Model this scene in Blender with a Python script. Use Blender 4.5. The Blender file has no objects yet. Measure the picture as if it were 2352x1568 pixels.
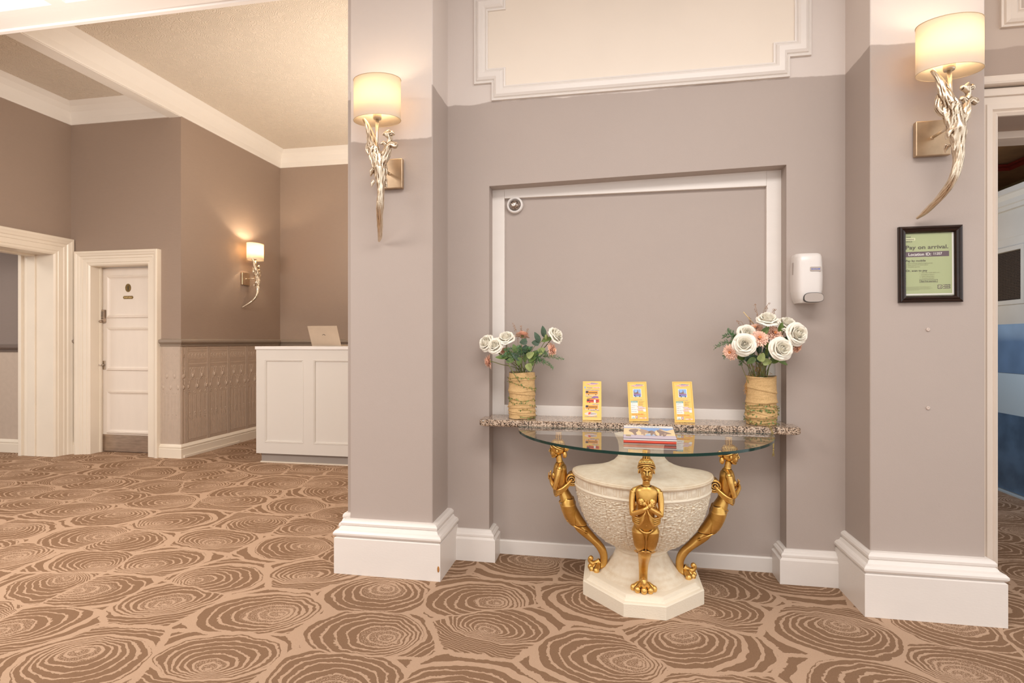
import bpy, bmesh, math, random
from mathutils import Vector, Matrix, noise
V = Vector
PI = math.pi
random.seed(7)
sc = bpy.context.scene
col = sc.collection

# ------------------------------------------------------------------ camera
cam = bpy.data.cameras.new('camera'); cam_o = bpy.data.objects.new('camera', cam); col.objects.link(cam_o)
YAW = math.atan(227 / 1250)
cam_o.location = (0, 0, 1.2); cam_o.rotation_euler = (PI / 2, 0, YAW)
cam.sensor_width = 36; cam.lens = 36 * 1250 / 2352; cam.clip_start = 0.02
sc.camera = cam_o

# ------------------------------------------------------------------ world, lights, exposure
w = bpy.data.worlds.new('world'); sc.world = w; w.use_nodes = True
w.node_tree.nodes['Background'].inputs[0].default_value = (1.0, 0.98, 0.965, 1)
w.node_tree.nodes['Background'].inputs[1].default_value = 1.05
sc.view_settings.view_transform = 'Standard'; sc.view_settings.look = 'None'
sc.view_settings.gamma = 1; sc.view_settings.use_curve_mapping = False
sc.view_settings.exposure = 0.40

def light(name, kind, loc, power, color, size=1.0, sizey=None, rot=(0, 0, 0), soft=0.1):
    l = bpy.data.lights.new(name, kind); l.energy = power; l.color = color
    if kind == 'AREA':
        l.size = size
        if sizey: l.shape = 'RECTANGLE'; l.size_y = sizey
    elif kind == 'POINT': l.shadow_soft_size = soft
    o = bpy.data.objects.new(name, l); col.objects.link(o); o.location = loc; o.rotation_euler = rot
    return o
light('hall_ceiling_light', 'AREA', (0.5, 0.7, 3.3), 55, (1, .96, .92), 2.2, 1.0)
light('hall_ceiling_light', 'AREA', (-3.2, 0.2, 3.13), 50, (1, .95, .89), 1.6, 1.2)
light('reception_fill_light', 'AREA', (-1.7, 4.7, 3.6), 14, (1, .90, .76), 1.0, 1.0)  # unseen light above the reception, hidden behind the pillar
light('reception_ceiling_fill', 'AREA', (-1.6, 4.9, 1.5), 60, (1, .92, .80), 1.2, 1.2, (PI, 0, 0))  # unseen upward fill added to lift the reception ceiling
light('reception_fill_light', 'AREA', (-3.2, 1.5, 2.5), 48, (1, .93, .85), 1.2, .6, (math.radians(62), 0, math.radians(26)))  # added fill on the hall side, aimed at the reception door wall
light('vestibule_ceiling_fill', 'AREA', (2.3, 5.6, 1.2), 9, (1, .78, .5), .6, .6, (PI, 0, 0))  # added upward fill to brighten the dark vestibule ceiling
light('corridor_light', 'AREA', (-7.0, 3.6, 2.5), 16, (1, .92, .84), .6, .6)
light('vestibule_daylight', 'AREA', (2.0, 4.4, 1.9), 11, (.72, .86, 1.0), 1.2, 1.2, (0, math.radians(-80), 0))

# ------------------------------------------------------------------ materials
MATS = {}
def nt(name):
    m = bpy.data.materials.new(name); m.use_nodes = True
    t = m.node_tree; b = t.nodes['Principled BSDF']; MATS[name] = m
    return m, t, b
def N(t, k, **kw):
    n = t.nodes.new(k)
    for a, v in kw.items(): setattr(n, a, v)
    return n
def setin(t, n, i, v):
    if hasattr(v, 'is_output'): t.links.new(v, n.inputs[i])
    else: n.inputs[i].default_value = v
def mth(t, op, a, b=0.0, c=None):
    n = N(t, 'ShaderNodeMath', operation=op); setin(t, n, 0, a); setin(t, n, 1, b)
    if c is not None: setin(t, n, 2, c)
    return n.outputs[0]
def mixc(t, f, a, b):
    n = N(t, 'ShaderNodeMix', data_type='RGBA'); setin(t, n, 0, f)
    for i, v in ((6, a), (7, b)):
        if isinstance(v, tuple) and len(v) == 3: v = v + (1,)
        setin(t, n, i, v)
    return n.outputs[2]
def coord(t, scale=(1, 1, 1), kind='Object'):
    c = N(t, 'ShaderNodeTexCoord'); m = N(t, 'ShaderNodeMapping'); m.inputs['Scale'].default_value = scale
    t.links.new(c.outputs[kind], m.inputs[0]); return m.outputs[0]
def noise_t(t, vec, scale, detail=3, rough=.5, dist=0):
    n = N(t, 'ShaderNodeTexNoise'); t.links.new(vec, n.inputs['Vector'])
    n.inputs['Scale'].default_value = scale; n.inputs['Detail'].default_value = detail
    n.inputs['Roughness'].default_value = rough; n.inputs['Distortion'].default_value = dist
    return n.outputs[0]
def bump(t, b, h, strength=.3, dist=.002):
    n = N(t, 'ShaderNodeBump'); n.inputs['Strength'].default_value = strength; n.inputs['Distance'].default_value = dist
    t.links.new(h, n.inputs['Height']); t.links.new(n.outputs[0], b.inputs['Normal'])
def ramp(t, f, stops):
    r = N(t, 'ShaderNodeValToRGB'); setin(t, r, 0, f); e = r.color_ramp.elements
    while len(e) < len(stops): e.new(.5)
    for el, (p, c) in zip(e, stops): el.position = p; el.color = tuple(c) + (1,)
    return r.outputs[0]

def mat(name, color, rough=.6, metal=0, vary=0.0, vscale=8, bmp=0.0, bscale=60, bdist=.002, stretch=(1, 1, 1), spec=.5, **kw):
    m, t, b = nt(name)
    b.inputs['Roughness'].default_value = rough; b.inputs['Metallic'].default_value = metal
    b.inputs['Specular IOR Level'].default_value = spec
    vec = coord(t, stretch)
    c2 = tuple(max(0, x * (1 - vary)) for x in color); c1 = tuple(min(1, x * (1 + vary)) for x in color)
    nz = noise_t(t, vec, vscale)
    t.links.new(ramp(t, nz, [(.35, c2), (.65, c1)]), b.inputs['Base Color'])
    if bmp: bump(t, b, noise_t(t, vec, bscale, 4), bmp, bdist)
    for k, v in kw.items(): b.inputs[k.replace('_', ' ')].default_value = v
    return m

# wall paint: lower coat of taupe, an unevenly cut-in lighter coat above
def wall_paint(name, zline, wav=.02, low=(.455, .388, .350), high=(.72, .65, .605)):
    m, t, b = nt(name); vec = coord(t)
    b.inputs['Roughness'].default_value = .55; b.inputs['Specular IOR Level'].default_value = .3
    sep = N(t, 'ShaderNodeSeparateXYZ'); t.links.new(vec, sep.inputs[0])
    wob = mth(t, 'MULTIPLY_ADD', noise_t(t, vec, 5, 4), wav * 2, zline - wav)
    f = mth(t, 'MULTIPLY_ADD', mth(t, 'SUBTRACT', sep.outputs[2], wob), 160, .5); 
    cl = N(t, 'ShaderNodeClamp'); t.links.new(f, cl.inputs[0])
    patch = noise_t(t, vec, 1.3, 4, .6)
    lo = mixc(t, patch, tuple(x * .95 for x in low), tuple(x * 1.05 for x in low))
    hi = mixc(t, patch, tuple(x * .97 for x in high), tuple(x * 1.03 for x in high))
    t.links.new(mixc(t, cl.outputs[0], lo, hi), b.inputs['Base Color'])
    h = mth(t, 'ADD', mth(t, 'MULTIPLY', noise_t(t, vec, 14, 5), .8), mth(t, 'MULTIPLY', noise_t(t, vec, 220, 2), .25))
    bump(t, b, h, .35, .003)
    return m
PAINT = wall_paint('hall_wall_paint', 2.515)
PAINT_L = wall_paint('pillar_wall_paint', 2.245, .035)
PAINT_D = wall_paint('doorway_wall_paint', 2.515, .02, (.40, .31, .255), (.52, .42, .35))
CREAM = mat('cream_panel_paint', (.86, .77, .665), .6, vary=.02, vscale=2, bmp=.2, bscale=25, bdist=.002)
WHITE = mat('white_gloss_paint', (.83, .78, .735), .32, vary=.015, vscale=3, bmp=.25, bscale=70, bdist=.0012, stretch=(1, 1, 3))
CREAMW = mat('cream_gloss_paint', (.82, .73, .61), .32, vary=.02, vscale=3, bmp=.2, bscale=70, bdist=.001)
COVE = mat('cove_paint', (.80, .75, .69), .6, vary=.01, vscale=2)
CEILW = mat('ceiling_white_paint', (.82, .77, .735), .6, vary=.01, vscale=2, bmp=.2, bscale=40)
DOORP = mat('door_paint', (.80, .71, .62), .38, vary=.015, vscale=3, bmp=.15, bscale=120, bdist=.0008, stretch=(4, 4, 1))
SHAD = mat('counter_paint', (.70, .66, .61), .45, vary=.01, vscale=2)
PLINTH = mat('counter_plinth_grey', (.33, .29, .26), .5, vary=.02)
RAIL = mat('taupe_rail_paint', (.30, .24, .19), .4, vary=.03)

def linen(name, colr):
    m, t, b = nt(name); vec = coord(t, (1, 1, 1)); b.inputs['Roughness'].default_value = .7
    v2 = coord(t, (9, 9, 150)); n1 = noise_t(t, v2, 2.2, 4, .6, .6); n2 = noise_t(t, vec, 1.1, 2)
    a = mixc(t, n1, tuple(x * .86 for x in colr), tuple(x * 1.14 for x in colr))
    t.links.new(mixc(t, n2, a, tuple(x * 1.04 for x in colr)), b.inputs['Base Color'])
    bump(t, b, n1, .5, .002); return m
PAPER = linen('brown_linen_wallpaper', (.33, .245, .19))
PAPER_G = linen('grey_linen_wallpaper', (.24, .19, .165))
LINC = mat('embossed_dado_paint', (.50, .385, .30), .5, vary=.03, vscale=20)
LINC_L = mat('pale_dado_paint', (.52, .42, .34), .5, vary=.03, vscale=20)

def anaglypta():
    m, t, b = nt('embossed_ceiling_paper'); vec = coord(t)
    b.inputs['Base Color'].default_value = (.68, .59, .49, 1); b.inputs['Roughness'].default_value = .7
    d = N(t, 'ShaderNodeVectorMath', operation='ADD'); t.links.new(vec, d.inputs[0])
    nn = N(t, 'ShaderNodeTexNoise'); t.links.new(vec, nn.inputs[0]); nn.inputs['Scale'].default_value = 5
    ml = N(t, 'ShaderNodeVectorMath', operation='SCALE'); t.links.new(nn.outputs[1], ml.inputs[0]); ml.inputs['Scale'].default_value = .12
    t.links.new(ml.outputs[0], d.inputs[1])
    v = N(t, 'ShaderNodeTexVoronoi', feature='F1'); t.links.new(d.outputs[0], v.inputs['Vector']); v.inputs['Scale'].default_value = 15
    s = mth(t, 'SINE', mth(t, 'MULTIPLY', v.outputs['Distance'], 34))
    s = mth(t, 'ADD', s, noise_t(t, vec, 120, 2)); bump(t, b, s, .45, .0035); return m
ANAG = anaglypta()

def carpet():
    m, t, b = nt('swirl_carpet'); vec = coord(t)
    b.inputs['Roughness'].default_value = .95; b.inputs['Specular IOR Level'].default_value = .1
    nn = N(t, 'ShaderNodeTexNoise'); t.links.new(vec, nn.inputs[0]); nn.inputs['Scale'].default_value = 9; nn.inputs['Detail'].default_value = 3
    sb = N(t, 'ShaderNodeVectorMath', operation='SUBTRACT'); t.links.new(nn.outputs[1], sb.inputs[0]); sb.inputs[1].default_value = (.5, .5, .5)
    sl = N(t, 'ShaderNodeVectorMath', operation='SCALE'); t.links.new(sb.outputs[0], sl.inputs[0]); sl.inputs['Scale'].default_value = .06
    wp = N(t, 'ShaderNodeVectorMath', operation='ADD'); t.links.new(vec, wp.inputs[0]); t.links.new(sl.outputs[0], wp.inputs[1])
    fine = noise_t(t, vec, 190, 2, .7)
    ragged = noise_t(t, vec, 60, 3, .7)
    size = .37
    mp = N(t, 'ShaderNodeMapping'); t.links.new(wp.outputs[0], mp.inputs[0])
    mp.inputs['Scale'].default_value = (1 / size / 1.24, 1 / size * 1.04, 1 / size); mp.inputs['Location'].default_value = (7.43, 5.2, 0)
    def vor(feat):
        v = N(t, 'ShaderNodeTexVoronoi', feature=feat, voronoi_dimensions='2D'); t.links.new(mp.outputs[0], v.inputs['Vector'])
        v.inputs['Scale'].default_value = 1; v.inputs['Randomness'].default_value = .60; return v
    v = vor('F1'); ve = vor('DISTANCE_TO_EDGE')
    df = N(t, 'ShaderNodeVectorMath', operation='SUBTRACT'); t.links.new(mp.outputs[0], df.inputs[0]); t.links.new(v.outputs['Position'], df.inputs[1])
    cs = N(t, 'ShaderNodeSeparateColor'); t.links.new(v.outputs['Color'], cs.inputs[0]); R, G, B = cs.outputs
    ro = N(t, 'ShaderNodeVectorRotate', rotation_type='Z_AXIS'); t.links.new(df.outputs[0], ro.inputs['Vector']); t.links.new(mth(t, 'MULTIPLY_ADD', R, 2.2, -1.0), ro.inputs['Angle'])
    sp = N(t, 'ShaderNodeSeparateXYZ'); t.links.new(ro.outputs[0], sp.inputs[0])
    x = sp.outputs[0]; y = mth(t, 'MULTIPLY', sp.outputs[1], mth(t, 'MULTIPLY_ADD', G, .35, 1.02))
    rad = mth(t, 'MULTIPLY_ADD', B, .09, .50)
    # nested ovals k*R whose centres slide towards s, so that they crowd together on one side
    ang = mth(t, 'MULTIPLY', G, 37.7); sl_ = mth(t, 'MULTIPLY', rad, mth(t, 'MULTIPLY_ADD', R, .28, .42))
    sx = mth(t, 'MULTIPLY', sl_, mth(t, 'COSINE', ang)); sy = mth(t, 'MULTIPLY', sl_, mth(t, 'SINE', ang))
    qx = mth(t, 'SUBTRACT', x, sx); qy = mth(t, 'SUBTRACT', y, sy)
    sq_ = mth(t, 'ADD', mth(t, 'MULTIPLY', sx, qx), mth(t, 'MULTIPLY', sy, qy)); qq = mth(t, 'ADD', mth(t, 'MULTIPLY', qx, qx), mth(t, 'MULTIPLY', qy, qy))
    A = mth(t, 'SUBTRACT', mth(t, 'MULTIPLY', rad, rad), mth(t, 'MULTIPLY', sl_, sl_))
    k = mth(t, 'DIVIDE', mth(t, 'ADD', sq_, mth(t, 'SQRT', mth(t, 'ADD', mth(t, 'MULTIPLY', sq_, sq_), mth(t, 'MULTIPLY', A, qq)))), A)
    side = mth(t, 'DIVIDE', sq_, mth(t, 'ADD', mth(t, 'MULTIPLY', sl_, mth(t, 'SQRT', qq)), .001))
    lown = noise_t(t, vec, 7, 2, .6)
    fr = mth(t, 'FRACT', mth(t, 'MULTIPLY', k, mth(t, 'MULTIPLY_ADD', R, 2.0, 6.8)))
    frac = mth(t, 'ADD', mth(t, 'MULTIPLY_ADD', side, -.20, .06), mth(t, 'ADD', mth(t, 'MULTIPLY', ragged, .60), mth(t, 'MULTIPLY', lown, .45)))
    rings = mth(t, 'GREATER_THAN', fr, mth(t, 'SUBTRACT', 1, frac))
    core = mth(t, 'MULTIPLY_ADD', k, -1, mth(t, 'MULTIPLY_ADD', B, .26, .26))
    spk = mth(t, 'GREATER_THAN', fine, mth(t, 'MULTIPLY_ADD', core, .12, .45))
    rings = mth(t, 'MULTIPLY', rings, mth(t, 'MAXIMUM', spk, mth(t, 'LESS_THAN', core, 0)))
    ins = mth(t, 'LESS_THAN', k, 1.0)
    gap = mth(t, 'MULTIPLY', mth(t, 'GREATER_THAN', k, 1.10), mth(t, 'GREATER_THAN', ve.outputs['Distance'], mth(t, 'MULTIPLY_ADD', ragged, .05, .01)))
    gap = mth(t, 'MULTIPLY', gap, mth(t, 'LESS_THAN', mth(t, 'FRACT', mth(t, 'MULTIPLY', k, 4.5)), .74))
    edge = mth(t, 'GREATER_THAN', ve.outputs['Distance'], .016)
    d = mth(t, 'MULTIPLY', edge, mth(t, 'ADD', mth(t, 'MULTIPLY', ins, rings), mth(t, 'MULTIPLY', mth(t, 'SUBTRACT', 1, ins), gap)))
    lc = mixc(t, fine, (.45, .305, .21), (.55, .385, .27)); dc = mixc(t, fine, (.20, .118, .070), (.295, .18, .11))
    t.links.new(mixc(t, d, lc, dc), b.inputs['Base Color'])
    bump(t, b, mth(t, 'ADD', noise_t(t, vec, 420, 2), mth(t, 'MULTIPLY', d, .5)), .6, .003)
    return m
CARPET = carpet()

def granite():
    m, t, b = nt('speckled_granite'); vec = coord(t); b.inputs['Roughness'].default_value = .12
    v = N(t, 'ShaderNodeTexVoronoi'); t.links.new(coord(t, (1, 1.3, 1)), v.inputs['Vector']); v.inputs['Scale'].default_value = 230
    cs = N(t, 'ShaderNodeSeparateColor'); t.links.new(v.outputs['Color'], cs.inputs[0])
    n1 = noise_t(t, vec, 80, 4, .7)
    f = mth(t, 'MULTIPLY_ADD', n1, .9, mth(t, 'MULTIPLY_ADD', cs.outputs[0], .5, -.2))
    t.links.new(ramp(t, f, [(.30, (.035, .025, .02)), (.42, (.20, .125, .08)), (.5, (.42, .30, .21)), (.62, (.58, .46, .36))]), b.inputs['Base Color'])
    return m
GRANITE = granite()

def stone():
    m, t, b = nt('cast_stone'); vec = coord(t); b.inputs['Roughness'].default_value = .8
    g = N(t, 'ShaderNodeNewGeometry'); n1 = noise_t(t, coord(t, (1, 1, 1)), 26, 5, .7)
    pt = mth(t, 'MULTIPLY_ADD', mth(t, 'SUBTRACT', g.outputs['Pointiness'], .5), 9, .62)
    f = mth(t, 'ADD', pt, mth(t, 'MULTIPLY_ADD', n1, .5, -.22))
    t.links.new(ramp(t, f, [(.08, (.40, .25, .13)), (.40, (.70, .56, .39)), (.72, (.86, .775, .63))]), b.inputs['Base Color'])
    bump(t, b, noise_t(t, coord(t, (1, 1, 2)), 130, 4, .7), .5, .003); return m
STONE = stone()

def gold(name='antique_gold', base=(.52, .285, .055), dark=(.05, .03, .025), bright=(.86, .54, .17), gain=22):
    m, t, b = nt(name); vec = coord(t); b.inputs['Metallic'].default_value = .9
    g = N(t, 'ShaderNodeNewGeometry'); n1 = noise_t(t, vec, 30, 5, .7)
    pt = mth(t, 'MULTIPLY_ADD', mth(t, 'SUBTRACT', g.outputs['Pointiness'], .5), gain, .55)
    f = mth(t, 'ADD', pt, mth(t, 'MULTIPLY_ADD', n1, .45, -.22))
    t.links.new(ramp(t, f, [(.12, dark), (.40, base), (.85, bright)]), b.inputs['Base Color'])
    t.links.new(mth(t, 'MULTIPLY_ADD', n1, .25, .22), b.inputs['Roughness'])
    bump(t, b, noise_t(t, vec, 60, 3), .15, .001); return m
GOLD = gold()
CHAMP = gold('champagne_metal_leaf', (.56, .44, .31), (.16, .10, .06), (.80, .70, .56))
BRASSP = mat('brushed_champagne_plate', (.52, .38, .25), .32, .85, vary=.12, vscale=14)
STEEL = mat('satin_steel', (.50, .40, .32), .38, .85, vary=.12, vscale=8, stretch=(1, 1, 6))
CHROME = mat('chrome', (.72, .66, .6), .18, 1)
BRASS = mat('aged_brass', (.24, .15, .055), .4, .8, vary=.15, vscale=80)
BRASSL = mat('polished_brass_lettering', (.78, .55, .25), .35, .6)
BLACKM = mat('black_plastic', (.02, .018, .016), .35)
DARKW = mat('dark_mahogany', (.016, .006, .004), .22, vary=.4, vscale=30, stretch=(1, 1, 8))
PLASTIC = mat('white_plastic', (.80, .76, .73), .25)
PLASTIC_G = mat('grey_translucent_plastic', (.46, .40, .36), .25)
SILV = mat('laptop_aluminium', (.62, .52, .42), .42, .55, vary=.03)
MARB = mat('pale_marble_top', (.82, .78, .75), .25, vary=.02, vscale=5)
PAPERW = mat('white_paper', (.82, .80, .76), .6)
def flat(name, c, rough=.55): return mat(name, c, rough)
def glassm(name, color, rough=0.0, ior=1.5):
    m, t, b = nt(name); b.inputs['Base Color'].default_value = color + (1,); b.inputs['Roughness'].default_value = rough
    b.inputs['Transmission Weight'].default_value = 1; b.inputs['IOR'].default_value = ior; return m
GLASS = glassm('table_glass', (.93, .985, .96))
VGLASS = glassm('vase_glass', (.97, .99, .98), 0, 1.35)
def edgeglass():
    m, t, b = nt('green_glass_edge'); b.inputs['Base Color'].default_value = (.003, .035, .03, 1); b.inputs['Roughness'].default_value = .08
    return m
GEDGE = edgeglass()
def shade_fabric():
    m, t, b = nt('linen_lampshade'); out = t.nodes['Material Output']; vec = coord(t, (1, 1, 1))
    n = noise_t(t, coord(t, (4, 4, 60)), 12, 3)
    b.inputs['Base Color'].default_value = (.88, .82, .73, 1); b.inputs['Roughness'].default_value = .9
    t.links.new(mixc(t, n, (.86, .79, .69), (.91, .85, .76)), b.inputs['Base Color'])
    tr = N(t, 'ShaderNodeBsdfTranslucent'); tr.inputs[0].default_value = (.96, .82, .62, 1)
    mx = N(t, 'ShaderNodeMixShader'); mx.inputs[0].default_value = .45
    t.links.new(b.outputs[0], mx.inputs[1]); t.links.new(tr.outputs[0], mx.inputs[2]); t.links.new(mx.outputs[0], out.inputs[0])
    return m
SHADE = shade_fabric()
def bulbm():
    m, t, b = nt('lit_bulb'); b.inputs['Emission Color'].default_value = (1, .75, .42, 1); b.inputs['Emission Strength'].default_value = 12; return m
BULB = bulbm()
BURLAP = None
def burlap():
    m, t, b = nt('burlap_ribbon'); b.inputs['Roughness'].default_value = .9; vec = coord(t, (6, 6, 120))
    n = noise_t(t, vec, 6, 3, .7); n2 = noise_t(t, coord(t, (160, 160, 30)), 4, 2)
    f = mth(t, 'MULTIPLY_ADD', n2, .4, mth(t, 'MULTIPLY', n, .6))
    t.links.new(ramp(t, f, [(.35, (.46, .28, .11)), (.65, (.78, .54, .27))]), b.inputs['Base Color'])
    bump(t, b, f, .6, .002); return m
BURLAP = burlap()
ROSE = mat('ivory_petal', (.97, .93, .82), .6, vary=.03, vscale=30, Subsurface_Weight=.0)
PINK = mat('peach_petal', (.95, .60, .46), .6, vary=.12, vscale=40)
LEAF = mat('green_leaf', (.12, .19, .045), .42, vary=.25, vscale=25)
LEAFD = mat('dark_leaf', (.045, .085, .045), .4, vary=.3, vscale=30)
LEAFL = mat('olive_leaf', (.26, .31, .10), .45, vary=.2, vscale=30)
STEM = mat('green_stem', (.20, .22, .06), .5, vary=.2, vscale=30)
FERN = mat('fern_green', (.13, .27, .12), .5, vary=.35, vscale=60)
DRY = mat('dried_grass', (.42, .27, .18), .8, vary=.2, vscale=60)
MOSS = mat('orange_fibre', (.55, .27, .06), .8, vary=.3, vscale=80)
TWINE = mat('leafy_twine', (.36, .27, .09), .8, vary=.3, vscale=60)

# ------------------------------------------------------------------ mesh helpers
class MB:
    def __init__(s): s.v = []; s.f = []; s.mi = []; s.mats = []; s.sm = []
    def m(s, mt):
        if mt not in s.mats: s.mats.append(mt)
        return s.mats.index(mt)
    def add(s, vs, fs, mt, smooth=False):
        o = len(s.v); k = s.m(mt); s.v += [tuple(p) for p in vs]
        for f in fs: s.f.append(tuple(i + o for i in f)); s.mi.append(k); s.sm.append(smooth)
        return s
    def box(s, a, b, mt, bev=0.0, M=None):
        x0, y0, z0 = a; x1, y1, z1 = b
        if bev:
            bm = bmesh.new(); bmesh.ops.create_cube(bm, size=1)
            for v in bm.verts: v.co = V(((x0 + x1) / 2 + v.co.x * (x1 - x0), (y0 + y1) / 2 + v.co.y * (y1 - y0), (z0 + z1) / 2 + v.co.z * (z1 - z0)))
            bmesh.ops.bevel(bm, geom=bm.edges[:], offset=bev, segments=2, affect='EDGES', profile=.5)
            vs = [v.co.copy() for v in bm.verts]; fs = [[v.index for v in f.verts] for f in bm.faces]; bm.free()
        else:
            vs = [V(p) for p in ((x0, y0, z0), (x1, y0, z0), (x1, y1, z0), (x0, y1, z0), (x0, y0, z1), (x1, y0, z1), (x1, y1, z1), (x0, y1, z1))]
            fs = [(3, 2, 1, 0), (4, 5, 6, 7), (0, 1, 5, 4), (1, 2, 6, 5), (2, 3, 7, 6), (3, 0, 4, 7)]
        if M: vs = [M @ v for v in vs]
        return s.add(vs, fs, mt)
    def quad(s, pts, mt): return s.add([V(p) for p in pts], [tuple(range(len(pts)))], mt)
    def grid(s, fn, nu, nv, mt, wu=False, wv=False, smooth=True):
        vs = [fn(i / nu, j / nv) for j in range(nv + (0 if wv else 1)) for i in range(nu + (0 if wu else 1))]
        W = nu + (0 if wu else 1); H = nv + (0 if wv else 1); fs = []
        for j in range(nv):
            for i in range(nu):
                a, b = i, (i + 1) % W; c, d = j, (j + 1) % H
                fs.append((c * W + a, c * W + b, d * W + b, d * W + a))
        return s.add(vs, fs, mt, smooth)
    def tube(s, pts, rad, mt, n=8, caps=True):
        pts = [V(p) for p in pts]; k = len(pts)
        rs = rad if isinstance(rad, (list, tuple)) else [rad] * k
        t0 = (pts[1] - pts[0]).normalized(); up = V((0, 0, 1)) if abs(t0.z) < .9 else V((1, 0, 0)); nrm = t0.cross(up).normalized()
        vs = []
        for i, p in enumerate(pts):
            t = (pts[min(i + 1, k - 1)] - pts[max(i - 1, 0)]); t = t.normalized() if t.length > 1e-9 else t0
            nrm = (nrm - t * nrm.dot(t)).normalized(); bn = t.cross(nrm)
            vs += [p + rs[i] * (math.cos(2 * PI * q / n) * nrm + math.sin(2 * PI * q / n) * bn) for q in range(n)]
        fs = [(i * n + q, i * n + (q + 1) % n, (i + 1) * n + (q + 1) % n, (i + 1) * n + q) for i in range(k - 1) for q in range(n)]
        if caps: fs += [tuple(range(n))[::-1], tuple((k - 1) * n + q for q in range(n))]
        return s.add(vs, fs, mt, True)
    def ball(s, c, r, mt, nu=12, nv=8, M=None):
        r = r if isinstance(r, (tuple, list)) else (r, r, r); c = V(c)
        vs = [V((0, 0, r[2]))]
        for j in range(1, nv):
            a = PI * j / nv
            vs += [V((r[0] * math.sin(a) * math.cos(2 * PI * i / nu), r[1] * math.sin(a) * math.sin(2 * PI * i / nu), r[2] * math.cos(a))) for i in range(nu)]
        vs.append(V((0, 0, -r[2]))); L = len(vs) - 1
        fs = [(0, 1 + i, 1 + (i + 1) % nu) for i in range(nu)]
        for j in range(nv - 2):
            fs += [(1 + j * nu + i, 1 + (j + 1) * nu + i, 1 + (j + 1) * nu + (i + 1) % nu, 1 + j * nu + (i + 1) % nu) for i in range(nu)]
        fs += [(L, 1 + (nv - 2) * nu + (i + 1) % nu, 1 + (nv - 2) * nu + i) for i in range(nu)]
        if M: vs = [M @ v for v in vs]
        return s.add([v + c for v in vs], fs, mt, True)
    def lathe(s, prof, mt, n=48, c=(0, 0, 0), sx=1, sy=1, cap=True, smooth=True):
        c = V(c); k = len(prof)
        vs = [c + V((r * sx * math.cos(2 * PI * i / n), r * sy * math.sin(2 * PI * i / n), z)) for r, z in prof for i in range(n)]
        fs = [(j * n + i, j * n + (i + 1) % n, (j + 1) * n + (i + 1) % n, (j + 1) * n + i) for j in range(k - 1) for i in range(n)]
        if cap: fs += [tuple(range(n))[::-1], tuple((k - 1) * n + i for i in range(n))]
        return s.add(vs, fs, mt, smooth)
    def prism(s, poly, z0, z1, mt, fn=None):
        """poly: list of 2D points; fn maps (a, b, h) to 3D (default x, y, z)"""
        fn = fn or (lambda a, b, h: V((a, b, h))); k = len(poly)
        vs = [fn(a, b, z0) for a, b in poly] + [fn(a, b, z1) for a, b in poly]
        fs = [tuple(range(k))[::-1], tuple(range(k, 2 * k))] + [(i, (i + 1) % k, k + (i + 1) % k, k + i) for i in range(k)]
        return s.add(vs, fs, mt)
    def sweep(s, path, prof, n, mt, closed=False, caps=True):
        """mitred moulding: prof is (a, b), a away from the path inside its plane, b along the normal n"""
        path = [V(p) for p in path]; n = V(n).normalized(); k = len(path); rows = []
        for i, p in enumerate(path):
            def sd(q, r): return (r - q).normalized().cross(n)
            s1 = sd(path[i - 1], p) if (i > 0 or closed) else None
            s2 = sd(p, path[(i + 1) % k]) if (i < k - 1 or closed) else None
            if s1 is None: mm = s2
            elif s2 is None: mm = s1
            else: mm = (s1 + s2) / (1 + s1.dot(s2))
            rows.append([p + a * mm + b * n for a, b in prof])
        q = len(prof); vs = [v for r in rows for v in r]; fs = []
        for i in range(k if closed else k - 1):
            j = (i + 1) % k
            fs += [(i * q + a, j * q + a, j * q + (a + 1) % q, i * q + (a + 1) % q) for a in range(q)]
        if not closed and caps: fs += [tuple(range(q))[::-1], tuple((k - 1) * q + a for a in range(q))]
        return s.add(vs, fs, mt)
    def mesh(s, name):
        me = bpy.data.meshes.new(name); me.from_pydata(s.v, [], s.f)
        for mt in s.mats: me.materials.append(mt)
        me.polygons.foreach_set('material_index', s.mi); me.polygons.foreach_set('use_smooth', s.sm)
        me.update()
        bm = bmesh.new(); bm.from_mesh(me); bmesh.ops.recalc_face_normals(bm, faces=bm.faces[:]); bm.to_mesh(me); bm.free()
        return me
    def build(s, name, parent=None, **kw):
        return link(name, s.mesh(name), parent, **kw)

def link(name, me, parent=None, loc=None, rot=None, **kw):
    o = bpy.data.objects.new(name, me); col.objects.link(o)
    if loc is not None: o.location = loc
    if rot is not None: o.rotation_euler = rot
    if parent: o.parent = parent
    for k, v in kw.items(): o[k] = v
    return o
def thing(name, label, cat, loc=(0, 0, 0), rot=(0, 0, 0), group=None):
    o = link(name, None, None, loc, rot); o['label'] = label; o['category'] = cat
    if group: o['group'] = group
    return o
def tag(o, label, cat, group=None):
    o['label'] = label; o['category'] = cat
    if group: o['group'] = group
    return o
def struct(name, mb, parent=None): return mb.build(name, parent, kind='structure')
def catmull(pts, n=6):
    pts = [V(p) for p in pts]; P = [pts[0] * 2 - pts[1]] + pts + [pts[-1] * 2 - pts[-2]]; out = []
    for i in range(1, len(P) - 2):
        a, b, c, d = P[i - 1], P[i], P[i + 1], P[i + 2]
        for k in range(n):
            t = k / n
            out.append(.5 * ((2 * b) + (c - a) * t + (2 * a - 5 * b + 4 * c - d) * t * t + (3 * b - a - 3 * c + d) * t ** 3))
    out.append(P[-2]); return out
def interp(xs, n):
    """resample a list of numbers to n values"""
    k = len(xs) - 1; out = []
    for i in range(n):
        t = i / (n - 1) * k; a = min(int(t), k - 1); out.append(xs[a] * (1 - (t - a)) + xs[a + 1] * (t - a))
    return out
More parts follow.
